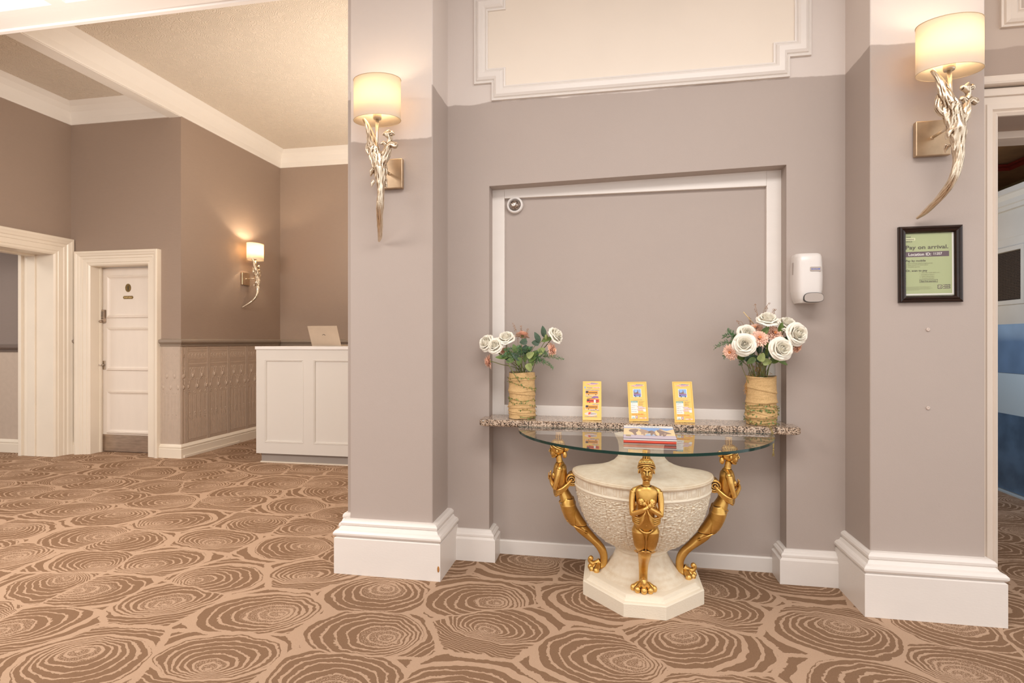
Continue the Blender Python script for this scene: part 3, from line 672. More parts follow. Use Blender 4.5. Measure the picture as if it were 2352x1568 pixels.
# stone urn
def urn():
    mb = MB()
    prof = [(.250, .072), (.236, .080), (.205, .090), (.178, .105), (.155, .13), (.137, .155), (.124, .18), (.118, .200)]
    def body(u, v):
        a = 2 * PI * u; r, z = prof_at(prof, v); d = (noise.noise(V((math.cos(a) * r * 40, math.sin(a) * r * 40, z * 60))) * .0015)
        return sq(r + d, a, z)
    def prof_at(p, v):
        t = v * (len(p) - 1); i = min(int(t), len(p) - 2); f = t - i
        return p[i][0] * (1 - f) + p[i + 1][0] * f, p[i][1] * (1 - f) + p[i + 1][1] * f
    def sq(r, a, z, k=.42):
        y = r * math.sin(a); return V((r * math.cos(a), y * k if y > 0 else y * .97, z))
    mb.grid(body, 96, 30, STONE, wu=True)
    ring = [(.118, .198), (.126, .200), (.131, .206), (.131, .213), (.126, .219), (.122, .222)]
    mb.grid(lambda u, v: sq(*[(prof_at(ring, v)[0]), 2 * PI * u, prof_at(ring, v)[1]]), 72, 10, STONE, wu=True)
    bowl = catmull([(.122, .220, 0), (.160, .232, 0), (.205, .258, 0), (.246, .300, 0), (.279, .355, 0), (.302, .415, 0), (.315, .470, 0), (.320, .502, 0)], 5)
    bl = [(p.x, p.y) for p in bowl]
    def bowlf(u, v):
        a = 2 * PI * u; r, z = prof_at(bl, v); q = V((math.cos(a) * r * 30, math.sin(a) * r * 30, z * 36))
        n1 = noise.noise(V((q.x, q.y, q.z * 1.6)) * 1.7) + .7 * noise.noise(V((q.x, q.y, q.z * 1.7)) * 4 + V((7, 3, 1))); ridged = abs(n1)
        groove = max(0, 1 - abs(((u * 22) % 1) - .5) / .035) * .0035
        edge = min(1, v * 8, (1 - v) * 14)
        return sq(r + (ridged * .0085 - .003 - groove) * edge, a, z)
    mb.grid(bowlf, 420, 150, STONE, wu=True)
    bead = [(.320, .502), (.324, .504), (.325, .508), (.323, .512), (.321, .515)]
    mb.grid(lambda u, v: sq(prof_at(bead, v)[0], 2 * PI * u, prof_at(bead, v)[1]), 96, 8, STONE, wu=True)
    def band(u, v):                                            # egg and dart
        a = 2 * PI * u; z = .514 + v * .040; t = (u * 26) % 1 - .5
        egg = math.exp(-((t / .20) ** 2) - ((v - .60) / .38) ** 2); rim_ = math.exp(-(((abs(t) - .32) / .045) ** 2)) * (.6 if v > .15 else 0)
        dart = math.exp(-((abs(t) - .5) / .05) ** 2) * (1 - v) * .8
        return sq(.321 + .0045 * egg + .0028 * rim_ + .0028 * dart, a, z)
    mb.grid(band, 900, 16, STONE, wu=True)
    top = [(.323, .552), (.331, .556), (.334, .562), (.332, .569), (.322, .574), (.300, .577), (.255, .583), (.205, .592), (.160, .605), (.130, .620), (.113, .638), (.106, .660), (.107, .690), (.112, .716), (.122, .736), (.128, .7505)]
    mb.grid(lambda u, v: sq(prof_at(top, v)[0] + noise.noise(V((math.cos(2 * PI * u) * 9, math.sin(2 * PI * u) * 9, prof_at(top, v)[1] * 40))) * .001, 2 * PI * u, prof_at(top, v)[1], .42 if True else 1), 96, 60, STONE, wu=True)
    mb.add([sq(.128, 2 * PI * i / 96, .7505) for i in range(96)], [tuple(range(96))], STONE)
    return mb
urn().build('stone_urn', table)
mb = MB()
oc = [(-.275, .13), (-.275, -.115), (-.090, -.298), (.090, -.298), (.275, -.115), (.275, .13)]
ring_z = [(1.0, 0), (1.0, .056), (.985, .060), (.94, .061), (.925, .066), (.90, .068), (.885, .078), (.86, .080)]
vs = [V((x * s_, y * s_, z)) for s_, z in ring_z for x, y in oc]; q = 6
vs = [V((v.x, v.y, v.z * (1 + .12 * max(0, min(1, (v.y + .298) / .183))))) for v in vs]
mb.add(vs, [tuple(range(q))[::-1], tuple((len(ring_z) - 1) * q + i for i in range(q))] + [(j * q + i, j * q + (i + 1) % q, (j + 1) * q + (i + 1) % q, (j + 1) * q + i) for j in range(len(ring_z) - 1) for i in range(q)], STONE)
mb.build('stone_plinth', table)

# golden female figures: one sculpture grown as a single skin, reused three times
def voxel(mb, size, it=2):
    me = mb.mesh('tmp'); o = bpy.data.objects.new('tmp', me); col.objects.link(o)
    r = o.modifiers.new('r', 'REMESH'); r.mode = 'VOXEL'; r.voxel_size = size
    s = o.modifiers.new('s', 'SMOOTH'); s.factor = .5; s.iterations = it
    bpy.context.view_layer.update(); dg = bpy.context.evaluated_depsgraph_get()
    out = bpy.data.meshes.new_from_object(o.evaluated_get(dg)); bpy.data.objects.remove(o)
    out.materials.clear(); out.materials.append(mb.mats[0])
    out.polygons.foreach_set('use_smooth', [True] * len(out.polygons)); return out
def figure():
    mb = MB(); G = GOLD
    # z, front, back, half width
    sec = [(.600, .414, .382, .022), (.590, .420, .368, .040), (.578, .424, .362, .047), (.560, .427, .360, .046), (.535, .428, .358, .043), (.510, .420, .356, .038), (.485, .411, .354, .035), (.465, .406, .351, .036),
           (.442, .399, .337, .041), (.419, .393, .325, .045), (.397, .386, .318, .048), (.375, .377, .308, .0475), (.351, .364, .294, .0445), (.335, .356, .284, .0420), (.318, .347, .272, .0395), (.305, .342, .262, .038), (.300, .336, .260, .035)]
    def loft(sec, n=72, k=.5):
        pts = catmull([(a[0], a[1], a[2]) for a in sec], 3); hw = catmull([(a[3], 0, 0) for a in sec], 3)
        def f(u, v):
            i = min(int(round(v * (len(pts) - 1))), len(pts) - 1); z, fr, bk = pts[i]; w_ = hw[i].x; a = 2 * PI * u
            c, s = math.cos(a), math.sin(a); e = .9
            return V(((fr + bk) / 2 + (fr - bk) / 2 * math.copysign(abs(c) ** e, c), w_ * math.copysign(abs(s) ** e, s), z))
        mb.grid(f, n, len(pts) - 1, G, wu=True)
        for j in (0, -1):
            i = 0 if j == 0 else len(pts) - 1; mb.add([f(q / n, 0 if j == 0 else 1) for q in range(n)], [tuple(range(n))], G)
    loft(sec)
    leg = [(.312, .333, .276, .030), (.290, .326, .257, .030), (.265, .3075, .234, .028), (.238, .2725, .210, .0255), (.215, .242, .187, .023), (.188, .216, .169, .021), (.160, .200, .161, .0195), (.140, .197, .160, .019), (.120, .200, .162, .019), (.104, .208, .166, .021)]
    loft(leg)
    # lip of the acanthus sheath
    lip = catmull([(.352, 0, .312), (.343, .018, .306), (.322, .034, .300), (.296, .043, .292), (.268, .034, .276), (.252, .015, .262)], 4)
    for s in (-1, 1): mb.tube([(p.x, s * p.y, p.z) for p in lip], .0035, G, 8)
    mb.tube([(.330, 0, .305), (.345, 0, .3085), (.356, 0, .315)], [.010, .007, .003], G, 8)
    # soft thighs with a groove and the curved roll over them
    for s in (-1, 1):
        th = catmull([(.350, s * .022, .43), (.352, s * .0225, .40), (.345, s * .022, .37), (.331, s * .020, .335), (.315, s * .017, .308)], 4)
        mb.tube(th, interp([.024, .0350, .0325, .0275, .020], len(th)), G, 40)
    roll = catmull([(.372, -.034, .427), (.391, -.021, .411), (.397, 0, .405), (.391, .021, .411), (.372, .034, .427)], 5); mb.tube(roll, .0034, G, 8)
    mb.tube([(.394, 0, .400), (.384, 0, .365), (.369, 0, .330), (.354, 0, .306)], .0026, G, 6)
    # curl at the ankle
    cu = catmull([(.195, 0, .125), (.214, 0, .113), (.232, 0, .112), (.244, 0, .120), (.247, 0, .133), (.239, 0, .142)], 5)
    mb.tube(cu, interp([.017, .016, .013, .011, .010, .009], len(cu)), G, 10); mb.ball((.241, 0, .137), .0125, G)
    # shoulders, arms, breasts, neck
    for s in (-1, 1):
        mb.ball((.392, s * .047, .576), (.0155, .0155, .0165), G)
        mb.tube([(.384, s * .01, .592), (.390, s * .03, .588), (.393, s * .047, .581)], [.013, .012, .012], G, 10)
        arm = catmull([(.393, s * .052, .578), (.398, s * .057, .548), (.406, s * .059, .515), (.413, s * .058, .490)], 4)
        mb.tube(arm, interp([.0145, .014, .012, .0105], len(arm)), G, 12); mb.ball((.413, s * .058, .488), .0108, G)
        dz = .004 if s > 0 else -.001; dr = 0 if s > 0 else .007
        fa = catmull([(.414, s * .057, .488), (.429, s * .034, .500 + dz), (.438 + dr, s * .010, .517 + dz), (.440 + dr, -s * .004, .528 + dz)], 4)
        mb.tube(fa, interp([.0105, .0105, .0085, .0065], len(fa)), G, 12)
        mb.ball((.441 + dr, -s * .010, .533 + dz), (.0045, .009, .0085), G, M=Matrix.Rotation(s * .6, 4, 'X'))
        for q in range(4):                                     # four fingers and a thumb
            a = .35 + q * .26; d = V((-.10, -s * math.sin(a + .25), math.cos(a + .25))); p = V((.441 + dr, -s * (.012 + .0016 * q), .540 - .0034 * q + dz)); L = (.015, .0175, .017, .014)[q]
            mb.tube([p, p + d * L * .55 + V((.0012, 0, 0)), p + d * L + V((-.002, 0, 0))], [.0026, .0024, .0019], G, 8)
        p = V((.442 + dr, -s * .006, .540 + dz)); mb.tube([p, p + V((.001, s * .002, .007)), p + V((0, s * .001, .012))], [.0026, .0023, .0018], G, 8)
        mb.ball((.4175, s * .021, .541), (.0155, .0155, .0165), G)
        mb.ball((.432, s * .022, .539), (.003, .003, .003), G)
    mb.tube([(.391, 0, .565), (.393, 0, .590), (.396, 0, .610), (.402, 0, .645)], [.032, .021, .0155, .0145], G, 16)
    mb.ball((.4055, 0, .4375), (.003, .0028, .0028), G)
    # head and face
    mb.ball((.406, 0, .672), (.034, .0295, .038), G, 24, 16); mb.ball((.418, 0, .654), (.024, .0235, .030), G, 20, 14)
    mb.ball((.429, 0, .6285), (.0080, .0080, .0070), G)                       # chin
    for s in (-1, 1):
        mb.ball((.426, s * .0125, .649), (.011, .0095, .013), G)             # cheek
        mb.tube([(.408, s * .019, .643), (.420, s * .0115, .630), (.429, s * .0035, .6260)], .0052, G, 8)
        mb.ball((.4335, s * .0105, .6655), (.0045, .0062, .0038), G)         # closed eye
        mb.tube([(.4395, s * .0055, .6735), (.439, s * .011, .6765), (.434, s * .018, .6745)], .0022, G, 6)
        mb.tube([(.4375, s * .0055, .6635), (.4382, s * .0105, .6622), (.4345, s * .0165, .664)], .0011, G, 6)
        mb.ball((.4425, s * .0035, .6515), (.003, .0026, .0022), G, 8, 6)
        mb.ball((.405, s * .0315, .661), (.006, .0035, .0095), G)            # ear
    mb.tube([(.438, 0, .676), (.4425, 0, .664), (.4475, 0, .6545)], [.0032, .0032, .0036], G, 8); mb.ball((.4465, 0, .6535), (.0036, .0036, .003), G, 8, 6)
    mb.tube([(.4365, -.0085, .6415), (.4405, -.003, .6435), (.440, 0, .6428), (.4405, .003, .6435), (.4365, .0085, .6415)], [.0012, .0020, .0019, .0020, .0012], G, 8)
    mb.tube([(.4365, -.007, .6390), (.4402, 0, .6375), (.4365, .007, .6390)], [.0013, .0024, .0013], G, 8)
    return voxel(mb, .0016, 5)
FIG = figure()
mb = MB()                                                      # hair with strands, band, knots
mb.ball((.403, 0, .682), (.0375, .0335, .034), GOLD, 28, 16)
for i in range(25):
    a = -PI * .92 + i * PI * 1.84 / 24
    e = V((math.cos(a) * .036, math.sin(a) * .0335, 0))
    pts = [V((.403, 0, .6835)) + V((e.x * math.sin(t), e.y * math.sin(t), .0355 * math.cos(t))) for t in (.15, .45, .75, 1.05, 1.35)]
    mb.tube(pts, [.0012, .0018, .0022, .002, .0015], GOLD, 6)
bandp = catmull([(.372, 0, .664), (.380, .028, .668), (.405, .0345, .676), (.428, .026, .688), (.439, 0, .6945), (.428, -.026, .688), (.405, -.0345, .676), (.380, -.028, .668), (.372, 0, .664)], 4)
mb.tube(bandp, .0032, GOLD, 8); mb.tube([p + V((-.002, 0, .008)) for p in bandp], .0025, GOLD, 8)
mb.tube(catmull([(.436, .002, .690), (.437, .014, .684), (.429, .0225, .672)], 4), [.0035] * 9, GOLD, 6); mb.tube(catmull([(.436, -.002, .690), (.437, -.014, .684), (.429, -.0225, .672)], 4), [.0035] * 9, GOLD, 6)
mb.ball((.364, 0, .672), (.015, .017, .016), GOLD, 16, 10)
mb.ball((.370, 0, .640), (.012, .014, .018), GOLD, 16, 10)
for s in (-1, 1): mb.tube([(.360, s * .006, .685), (.350, s * .008, .672), (.358, s * .006, .658)], .004, GOLD, 6)
mb.lathe([(.016, .708), (.0135, .716), (.013, .73), (.016, .7505)], GOLD, 20, (.400, 0, 0))
for i in range(8): mb.tube([(.400 + .0135 * math.cos(i * PI / 4), .0135 * math.sin(i * PI / 4), .712), (.400 + .014 * math.cos(i * PI / 4),   .014 * math.sin(i * PI / 4), .748)], .0025, GOLD, 6)
HAIR = voxel(mb, .0014, 1)
mb = MB()                                                      # drapery swags caught behind the elbows
for s in (-1, 1):
    for k in range(4):
        o_ = k * .0055
        pts = catmull([(.419 - k * .003, s * .003, .507 - k * .002), (.420, s * (.011 + k * .001), .486 - o_), (.413, s * (.028), .470 - o_ * 1.5), (.402, s * (.050), .474 - o_ * 1.3), (.380, s * (.054 - k * .001), .484 - o_), (.356, s * .043, .502 - o_), (.338, s * .034, .520 - o_ * .6)], 5)
        mb.tube(pts, interp([.0034, .0056, .0064, .0066, .0062, .0052, .0042], len(pts)), GOLD, 8)
DRAPE = voxel(mb, .0013, 0)
mb = MB()                                                      # rolled scroll that ties the figure to the urn
mb.lathe([(.0, -.034), (.030, -.034), (.032, -.030), (.030, -.022), (.031, 0), (.030, .022), (.032, .030), (.030, .034), (0, .034)], GOLD, 28, cap=False); mb.box((-.045, -.012, -.028), (0, .026, .028), GOLD, .006)
for s in (-1, 1):
    pts = [(.027 * (1 - t / 16) * math.cos(t), .027 * (1 - t / 16) * math.sin(t), s * .034) for t in [q * .5 for q in range(30)]]
    mb.tube(pts, .0022, GOLD, 6); mb.ball((0, 0, s * .036), .004, GOLD, 8, 6)
SM = voxel(mb, .0016, 1)
for v in SM.vertices: v.co = Matrix.Translation((.331, 0, .524)) @ Matrix.Rotation(PI / 2, 4, 'X') @ v.co
mb = MB()                                                      # lion paw
mb.ball((.196, 0, .104), (.024, .024, .019), GOLD, 16, 10)
for i, a in enumerate((-1.25, -.62, 0, .62, 1.25)):
    d = V((math.cos(a), math.sin(a) * 1.1, 0)); o_ = V((.200, 0, .004))
    mb.tube([o_ + d * .004 + V((0, 0, .110)), o_ + d * .022 + V((0, 0, .105)), o_ + d * .038 + V((0, 0, .095))], [.010, .0125, .0125], GOLD, 14)
    mb.ball(o_ + d * .043 + V((0, 0, .091)), (.0145, .0145, .0155), GOLD, 16, 10)
PAW = voxel(mb, .0016, 2)
for rot, nm in ((-PI / 2, 'front'), (PI, 'l'), (0, 'r')):
    f = link('female_figure', FIG, table, (0, 0 if nm == 'front' else -.02, 0), (0, 0, rot))
    link('hair', HAIR, f); link('drapery', DRAPE, f); link('scroll', SM, f); link('lion_paw', PAW, f)

# ================================================================== WALL LAMPS
def gnarl(mb, pts, rad, mt, n=14, twist=5.0, rough=.28, seed=0, sub=7):
    P = catmull(pts, sub); R = interp(rad, len(P)); k = len(P)
    t0 = (P[1] - P[0]).normalized(); nrm = t0.orthogonal().normalized(); vs = []; run = 0; n = max(n * 2, 24)
    for i, p in enumerate(P):
        t = (P[min(i + 1, k - 1)] - P[max(i - 1, 0)]).normalized(); nrm = (nrm - t * nrm.dot(t)).normalized(); bn = t.cross(nrm)
        if i: run += (P[i] - P[i - 1]).length
        for q in range(n):
            a = 2 * PI * q / n; b = a + run * twist * .9; c_, s_ = math.cos(b), math.sin(b); L = run
            rr = R[i] * (1 + rough * (1.0 * noise.noise(V((c_ * 1.1, s_ * 1.1, L * 13 + seed * 5))) + .9 * abs(noise.noise(V((c_ * 3.0, s_ * 3.0, L * 5 + seed)))) + .75 * noise.noise(V((c_ * 6.0, s_ * 6.0, L * 6 - seed)))))
            vs.append(p + rr * (math.cos(a) * nrm + math.sin(a) * bn))
    fs = [(i * n + q, i * n + (q + 1) % n, (i + 1) * n + (q + 1) % n, (i + 1) * n + q) for i in range(k - 1) for q in range(n)]
    fs += [tuple(range(n))[::-1], tuple((k - 1) * n + q for q in range(n))]
    mb.add(vs, fs, mt, True)
def branch():
    """gnarled driftwood-like stem; local x right, -y out of the wall"""
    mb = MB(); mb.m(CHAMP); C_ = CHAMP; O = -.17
    gnarl(mb, [(.002, O, .06), (.008, O, -.02), (.014, O, -.085), (.014, O, -.15), (.004, -.155, -.215), (-.016, -.11, -.275), (-.042, -.05, -.322), (-.062, -.018, -.345)], [.022, .030, .021, .017, .0155, .0135, .011, .005], C_, 16, 6, .2, 1, 9)
    gnarl(mb, [(.0, O, -.03), (-.012, O, .05), (-.028, O, .11), (-.040, -.168, .155), (-.058, -.165, .20), (-.078, -.162, .232)], [.02, .028, .022, .016, .011, .007], C_, 14, 6, .32, 2)
    gnarl(mb, [(-.034, O, .035), (-.052, -.16, .075), (-.045, -.158, .13), (-.032, -.16, .16)], [.006, .015, .012, .004], C_, 10, 5, .4, 3)
    gnarl(mb, [(.010, O, -.02), (.034, O, .03), (.046, -.165, .07), (.050, -.16, .10)], [.018, .020, .017, .012], C_, 14, 6, .35, 4)
    gnarl(mb, [(.046, -.165, .085), (.062, -.16, .098), (.082, -.155, .092), (.09, -.15, .108)], [.011, .014, .013, .006], C_, 12, 6, .45, 5)
    gnarl(mb, [(.046, -.165, .09), (.030, -.17, .105), (.016, -.175, .098)], [.010, .009, .003], C_, 10, 6, .4, 6)
    gnarl(mb, [(.050, -.16, .09), (.058, -.158, .125), (.050, -.158, .148), (.058, -.155, .168)], [.012, .010, .015, .008], C_, 12, 6, .5, 7)
    gnarl(mb, [(.050, -.158, .140), (.034, -.162, .15), (.022, -.166, .146)], [.008, .010, .003], C_, 10, 6, .45, 8)
    gnarl(mb, [(.052, -.158, .146), (.070, -.156, .152), (.080, -.155, .146)], [.008, .010, .004], C_, 10, 6, .45, 9)
    for i in range(10):                                        # bark flakes and knots
        a = random.random() * 6.28; z = random.uniform(-.10, .09); r_ = .027
        p = V((.004 + r_ * math.cos(a), O + r_ * math.sin(a), z))
        gnarl(mb, [p, p + V((math.cos(a) * .008, math.sin(a) * .008, -.012)), p + V((math.cos(a) * .012, math.sin(a) * .012, -.030))], [.010, .008, .002], C_, 8, 3, .4, i)
    return voxel(mb, .0018, 0)
BR = branch(); SHA, SHB, SZ0, SZ1 = .118, .080, .222, .418; SCY = -.155
def oval(mb, A, B, z0, z1, mt, inn=.0015):
    mb.lathe([(1, z0), (1, z1), (1 - inn / A, z1), (1 - inn / A, z0), (1, z0)], mt, 64, (-.010, SCY, 0), A, B, cap=False)
mb = MB(); oval(mb, SHA, SHB, SZ0, SZ1, SHADE); SHM = mb.mesh('lamp_shade')
TRIM = mat('shade_binding', (.70, .58, .42), .8)
BIND = []
for z in (SZ0, SZ1):
    mb = MB().tube([(-.010 + (SHA + .0004) * math.cos(t * PI / 32), SCY + (SHB + .0004) * math.sin(t * PI / 32), z) for t in range(65)], .0016, TRIM, 6, caps=False); BIND.append(mb.mesh('binding'))
mb = MB().box((-.068, -.026, -.076), (.068, 0, .076), BRASSP, .004); BPL = mb.mesh('back_plate')
mb = MB().tube([(-.004, -.02, .0), (0, -.155, .004)], .0065, CHAMP, 12).ball((-.004, -.026, 0), .009, CHAMP); ARM = mb.mesh('arm')
mb = MB().tube([(-.010, -.170, .03), (-.010, -.160, .15), (-.010, SCY, .235)], .0085, CHAMP, 14)
mb.lathe([(0, .228), (.019, .228), (.021, .236), (.021, .262), (.014, .266), (0, .266)], CHAMP, 20, (-.010, SCY, 0), cap=False)
for s in (-1, 1): mb.tube([(-.010, SCY, .262), (-.010 + s * .06, SCY, .262), (-.010 + s * (SHA - .003), SCY, .262)], .0018, CHAMP, 6)
RODM = mb.mesh('stem')
mb = MB().ball((-.010, SCY, .305), (.022, .022, .028), BULB, 16, 12); BUM = mb.mesh('bulb')
for loc, rz, lab, pw in (((1.372, 2.665, 2.080), 0, 'gnarled champagne-gold branch wall lamp on the right pillar above the framed notice', 1.4),
                     ((-1.118, 2.665, 2.062), 0, 'gnarled champagne-gold branch wall lamp on the left pillar, oval linen shade', 1.4),
                     ((-4.36, 5.895, 1.955), PI / 2, 'small distant branch wall lamp glowing on the brown reception wall', 9)):
    L = thing('wall_lamp', lab, 'lamp', loc, (0, 0, rz), 'branch wall lamps with oval shades')
    link('back_plate', BPL, L); link('arm', ARM, L); link('branch', BR, L); link('stem', RODM, L)
    s_ = link('lamp_shade', SHM, L); link('binding', BIND[0], s_); link('binding', BIND[1], s_); link('bulb', BUM, L)
    li = light('lamp_light', 'POINT', (-.010, SCY, .345), pw, (1, .80, .56), soft=.02); li.parent = L

# ================================================================== RECEPTION COUNTER AND LAPTOP
ct = thing('reception_counter', 'off-white panelled reception counter with marble top and grey plinth', 'counter', (-2.55, 5.2, 0))
def at0(mb): 
    mb.v = [(x + 2.55, y - 5.2, z) for x, y, z in mb.v]; return mb
X0, X1, Y0, Y1 = -3.462, -1.30, 4.86, 5.55
mb = MB().box((X0, Y0 + .014, .094), (X1, Y1, 1.121), SHAD)
pans = [(X0 + .093 + i * .525, X0 + .093 + .419 + i * .525) for i in range(4)]
mb.box((X0, Y0, .094), (X1, Y0 + .0145, .204), SHAD).box((X0, Y0, 1.021), (X1, Y0 + .0145, 1.121), SHAD); pv = X0
for a, b in pans: mb.box((pv, Y0, .204), (a, Y0 + .0145, 1.021), SHAD); pv = b
mb.box((pv, Y0, .204), (X1, Y0 + .0145, 1.021), SHAD); at0(mb).build('body', ct)
for a, b in pans:
    mb = MB().sweep([(a, Y0 + .014, .204), (b, Y0 + .014, .204), (b, Y0 + .014, 1.021), (a, Y0 + .014, 1.021)], [(0, 0), (0, .016), (-.004, .018), (-.008, .014), (-.013, .016), (-.018, .006), (-.020, 0)], (0, -1, 0), SHAD, closed=True)
    mb.box((a + .018, Y0 + .011, .222), (b - .018, Y0 + .0145, 1.003), SHAD); at0(mb).build('panel', ct)
at0(MB().box((X0 - .008, Y0 - .012, 1.121), (X1, Y1 + .01, 1.152), MARB, .003)).build('marble_top', ct)
at0(MB().box((X0 + .035, Y0 + .035, .012), (X1, Y1, .095), PLINTH)).build('plinth', ct)
at0(MB().box((X0 + .03, Y0 + .022, 0), (X1, Y1, .012), CREAMW)).build('base_strip', ct)
lp = thing('laptop', 'open silver laptop seen from behind on the reception counter', 'laptop', (-2.925, 5.25, 1.152))
MB().box((-.165, 0, .002), (.165, .22, .014), SILV, .003).build('base', lp)
a_ = math.atan2(.092, .205); ML = Matrix.Translation((0, 0, .012)) @ Matrix.Rotation(a_, 4, 'X')
l_ = MB().box((-.165, -.003, 0), (.165, .003, .215), SILV, .0025, ML).build('lid', lp)
mb = MB()
mb.prism([(-.016, -.007), (-.013, -.007), (-.013, .008), (-.016, .005)], 0, .001, BLACKM, lambda a, b, h: ML @ V((a, -.0032 - h, .115 + b)))
mb.prism([(-.008, .008), (-.003, .010), (.004, .008), (.012, .002), (.016, -.007), (.012, -.007), (.009, -.001), (.003, .003), (-.008, .004)], 0, .001, BLACKM, lambda a, b, h: ML @ V((a, -.0032 - h, .115 + b)))
mb.build('emblem', l_)

# ================================================================== WALL FITTINGS
dsp = thing('soap_dispenser', 'white wall-mounted soap dispenser beside the niche, above the right vase', 'dispenser', (.948, 2.93, 1.51))
def dsec(z, hw, dp, n=28):
    pts = [V((hw, 0, z))]
    for i in range(n + 1):
        a = PI * i / n; c, s = math.cos(a), math.sin(a); e = .42
        pts.append(V((hw * math.copysign(abs(c) ** e, c), -dp * (.30 + .70 * abs(s) ** .75), z)))
    pts.append(V((-hw, 0, z))); return pts
rows = [dsec(z, a, b) for z, a, b in ((-.122, .048, .080), (-.112, .052, .088), (-.10, .058, .092), (-.06, .064, .098), (0, .065, .100), (.07, .063, .098), (.10, .0615, .094), (.112, .059, .086), (.119, .054, .07))]
mb = MB(); q = len(rows[0]); mb.add([v for r in rows for v in r], [(j * q + i, j * q + i + 1, (j + 1) * q + i + 1, (j + 1) * q + i) for j in range(len(rows) - 1) for i in range(q - 1)], PLASTIC, True)
mb.add(rows[0], [tuple(range(q))], PLASTIC); mb.add(rows[-1], [tuple(range(q))], PLASTIC); mb.build('housing', dsp)
def bar(rx, ry): return [(.011 + math.copysign(abs(math.cos(t)) ** .55, math.cos(t)) * rx * (1 if math.sin(t) < 0 else 1 - .16 * abs(math.sin(t))), -.098 + math.copysign(abs(math.sin(t)) ** .62, math.sin(t)) * ry) for t in [q * PI / 20 for q in range(40)]]
MB().prism(bar(.0445, .0235), .080, .1005, BLACKM, lambda a, b, h: V((a, -h, b))).build('shadow_gap', dsp, label='dark outline of the push bar')
MB().prism(bar(.0425, .0215), .080, .1030, PLASTIC_G, lambda a, b, h: V((a, -h, b))).build('push_bar', dsp, label='grey push bar')
bd = MB().prism(rrect(-.005, .028, .043, .049, .004), .095, .1022, PLASTIC_G, lambda a, b, h: V((a, -h, b))).build('badge', dsp)
BLUE = flat('print_blue', (.06, .13, .62)); vs, fs = text_mesh('ECOLAB', .010, BLUE, .038, bold=True)
MB().add([V((v.x, -.1026, v.y + .0345)) for v in vs], fs, BLUE).build('lettering', bd)
MB().prism(rrect(-.066, .018, -.058, .078, .004), .030, .046, PLASTIC_G, lambda a, b, h: V((-.0648 - .0 + (a + .066) * .12, -h, b))).build('level_window', dsp)

dm = thing('dome_camera', 'small round dome camera with white collar in the niche corner', 'camera', (-.532, 3.035, 1.968))
def lathe_out(prof, mt, n=40):
    mb = MB().lathe(prof, mt, n, cap=False); mb.v = [(x, -z, y) for x, y, z in mb.v]; return mb
lathe_out([(0, 0), (.046, 0), (.047, .012), (.045, .022), (.040, .026), (.034, .024), (.033, .010), (0, .010)], PLASTIC).build('collar', dm)
lathe_out([(.032, .008), (.031, .018), (.027, .030), (.018, .040), (.008, .045), (0, .046)], mat('smoked_dome', (.34, .28, .24), .1, .7, vary=.6, vscale=90)).build('dome', dm)
mb = lathe_out([(0, .040), (.010, .040), (.013, .046), (.010, .049), (0, .048)], CHROME, 20); mb.v = [(x - .003, y, z - .004) for x, y, z in mb.v]; mb.build('lens', dm)
PLUG = mat('plug_plastic', (.60, .50, .44), .5)
for z, lab in ((1.252, 'small round screw cap in the pillar just below the framed notice'), (.909, 'small round screw hole low on the right pillar')):
    p = lathe_out([(0, 0), (.008, 0), (.008, .003), (.006, .005), (.003, .004), (0, .002)], PLUG, 16).build('screw_cap', None); p.location = (1.366, 2.67, z); tag(p, lab, 'screw cap')

# framed parking notice
fr = thing('framed_notice', 'green parking payment notice in a dark mahogany frame on the right pillar', 'framed sign', (1.370, 2.67, 1.537), (0, -.006, 0))
w2, h2 = .124, .1665
MB().sweep([(-w2, 0, -h2), (w2, 0, -h2), (w2, 0, h2), (-w2, 0, h2)], [(0, 0), (0, .014), (-.004, .019), (-.009, .021), (-.014, .017), (-.018, .020), (-.025, .016), (-.030, .008), (-.030, 0)], (0, -1, 0), DARKW, closed=True).build('frame', fr)
GREEN = flat('notice_green', (.42, .47, .25)); INK = flat('notice_ink', (.10, .085, .06)); PURP = flat('notice_purple', (.13, .085, .10)); PALE = flat('notice_pale_green', (.70, .72, .45)); SOFT = flat('notice_grey_ink', (.27, .27, .15))
mb = MB(); KX, KY = .00021, .000236
def cx_(x): return (x - 650) * KX
def cy_(y): return (788 - y) * KY
rect(mb, cx_(178), cy_(1385), cx_(1118), cy_(185), PAPERW, 0); rect(mb, cx_(178), cy_(1328), cx_(1065), cy_(185), GREEN, .0003)
rect(mb, cx_(178), cy_(1362), cx_(1118), cy_(1352), SOFT, .0003)
rect(mb, cx_(205), cy_(338), cx_(385), cy_(290), PALE, .0006)
def T(txt, x, y, h, wd, mt=INK, z=.0009, bold=True): put_text(mb, txt, cx_(x), cy_(y), h * KY * 1.38, mt, z, wd * KX, bold)
T('YOUR', 218, 282, 22, 88); T('PARKING', 216, 328, 24, 150); T('SPACE', 218, 368, 22, 110)
T('Pay on arrival.', 208, 500, 72, 790, INK)
rect(mb, cx_(208), cy_(645), cx_(1012), cy_(548), PURP, .0006)
T('Location ID:', 258, 622, 54, 420, PAPERW); T('11357', 728, 614, 46, 155, PAPERW)
T('Pay by mobile', 208, 732, 38, 370); T('Or, scan to pay', 208, 916, 38, 400)
for t_, x, y, wd in (('1.  Download the YourParkingSpace app', 208, 772, 500), ('2.  Enter location ID shown above', 208, 802, 415), ('3.  Complete payment', 208, 836, 265), ('1.  Scan the code with your', 465, 950, 378), ('smartphone camera', 490, 986, 250), ('2.  Follow the prompts', 465, 1020, 270), ('3.  Complete payment', 465, 1052, 270)):
    T(t_, x, y, 22, wd, SOFT, bold=False)
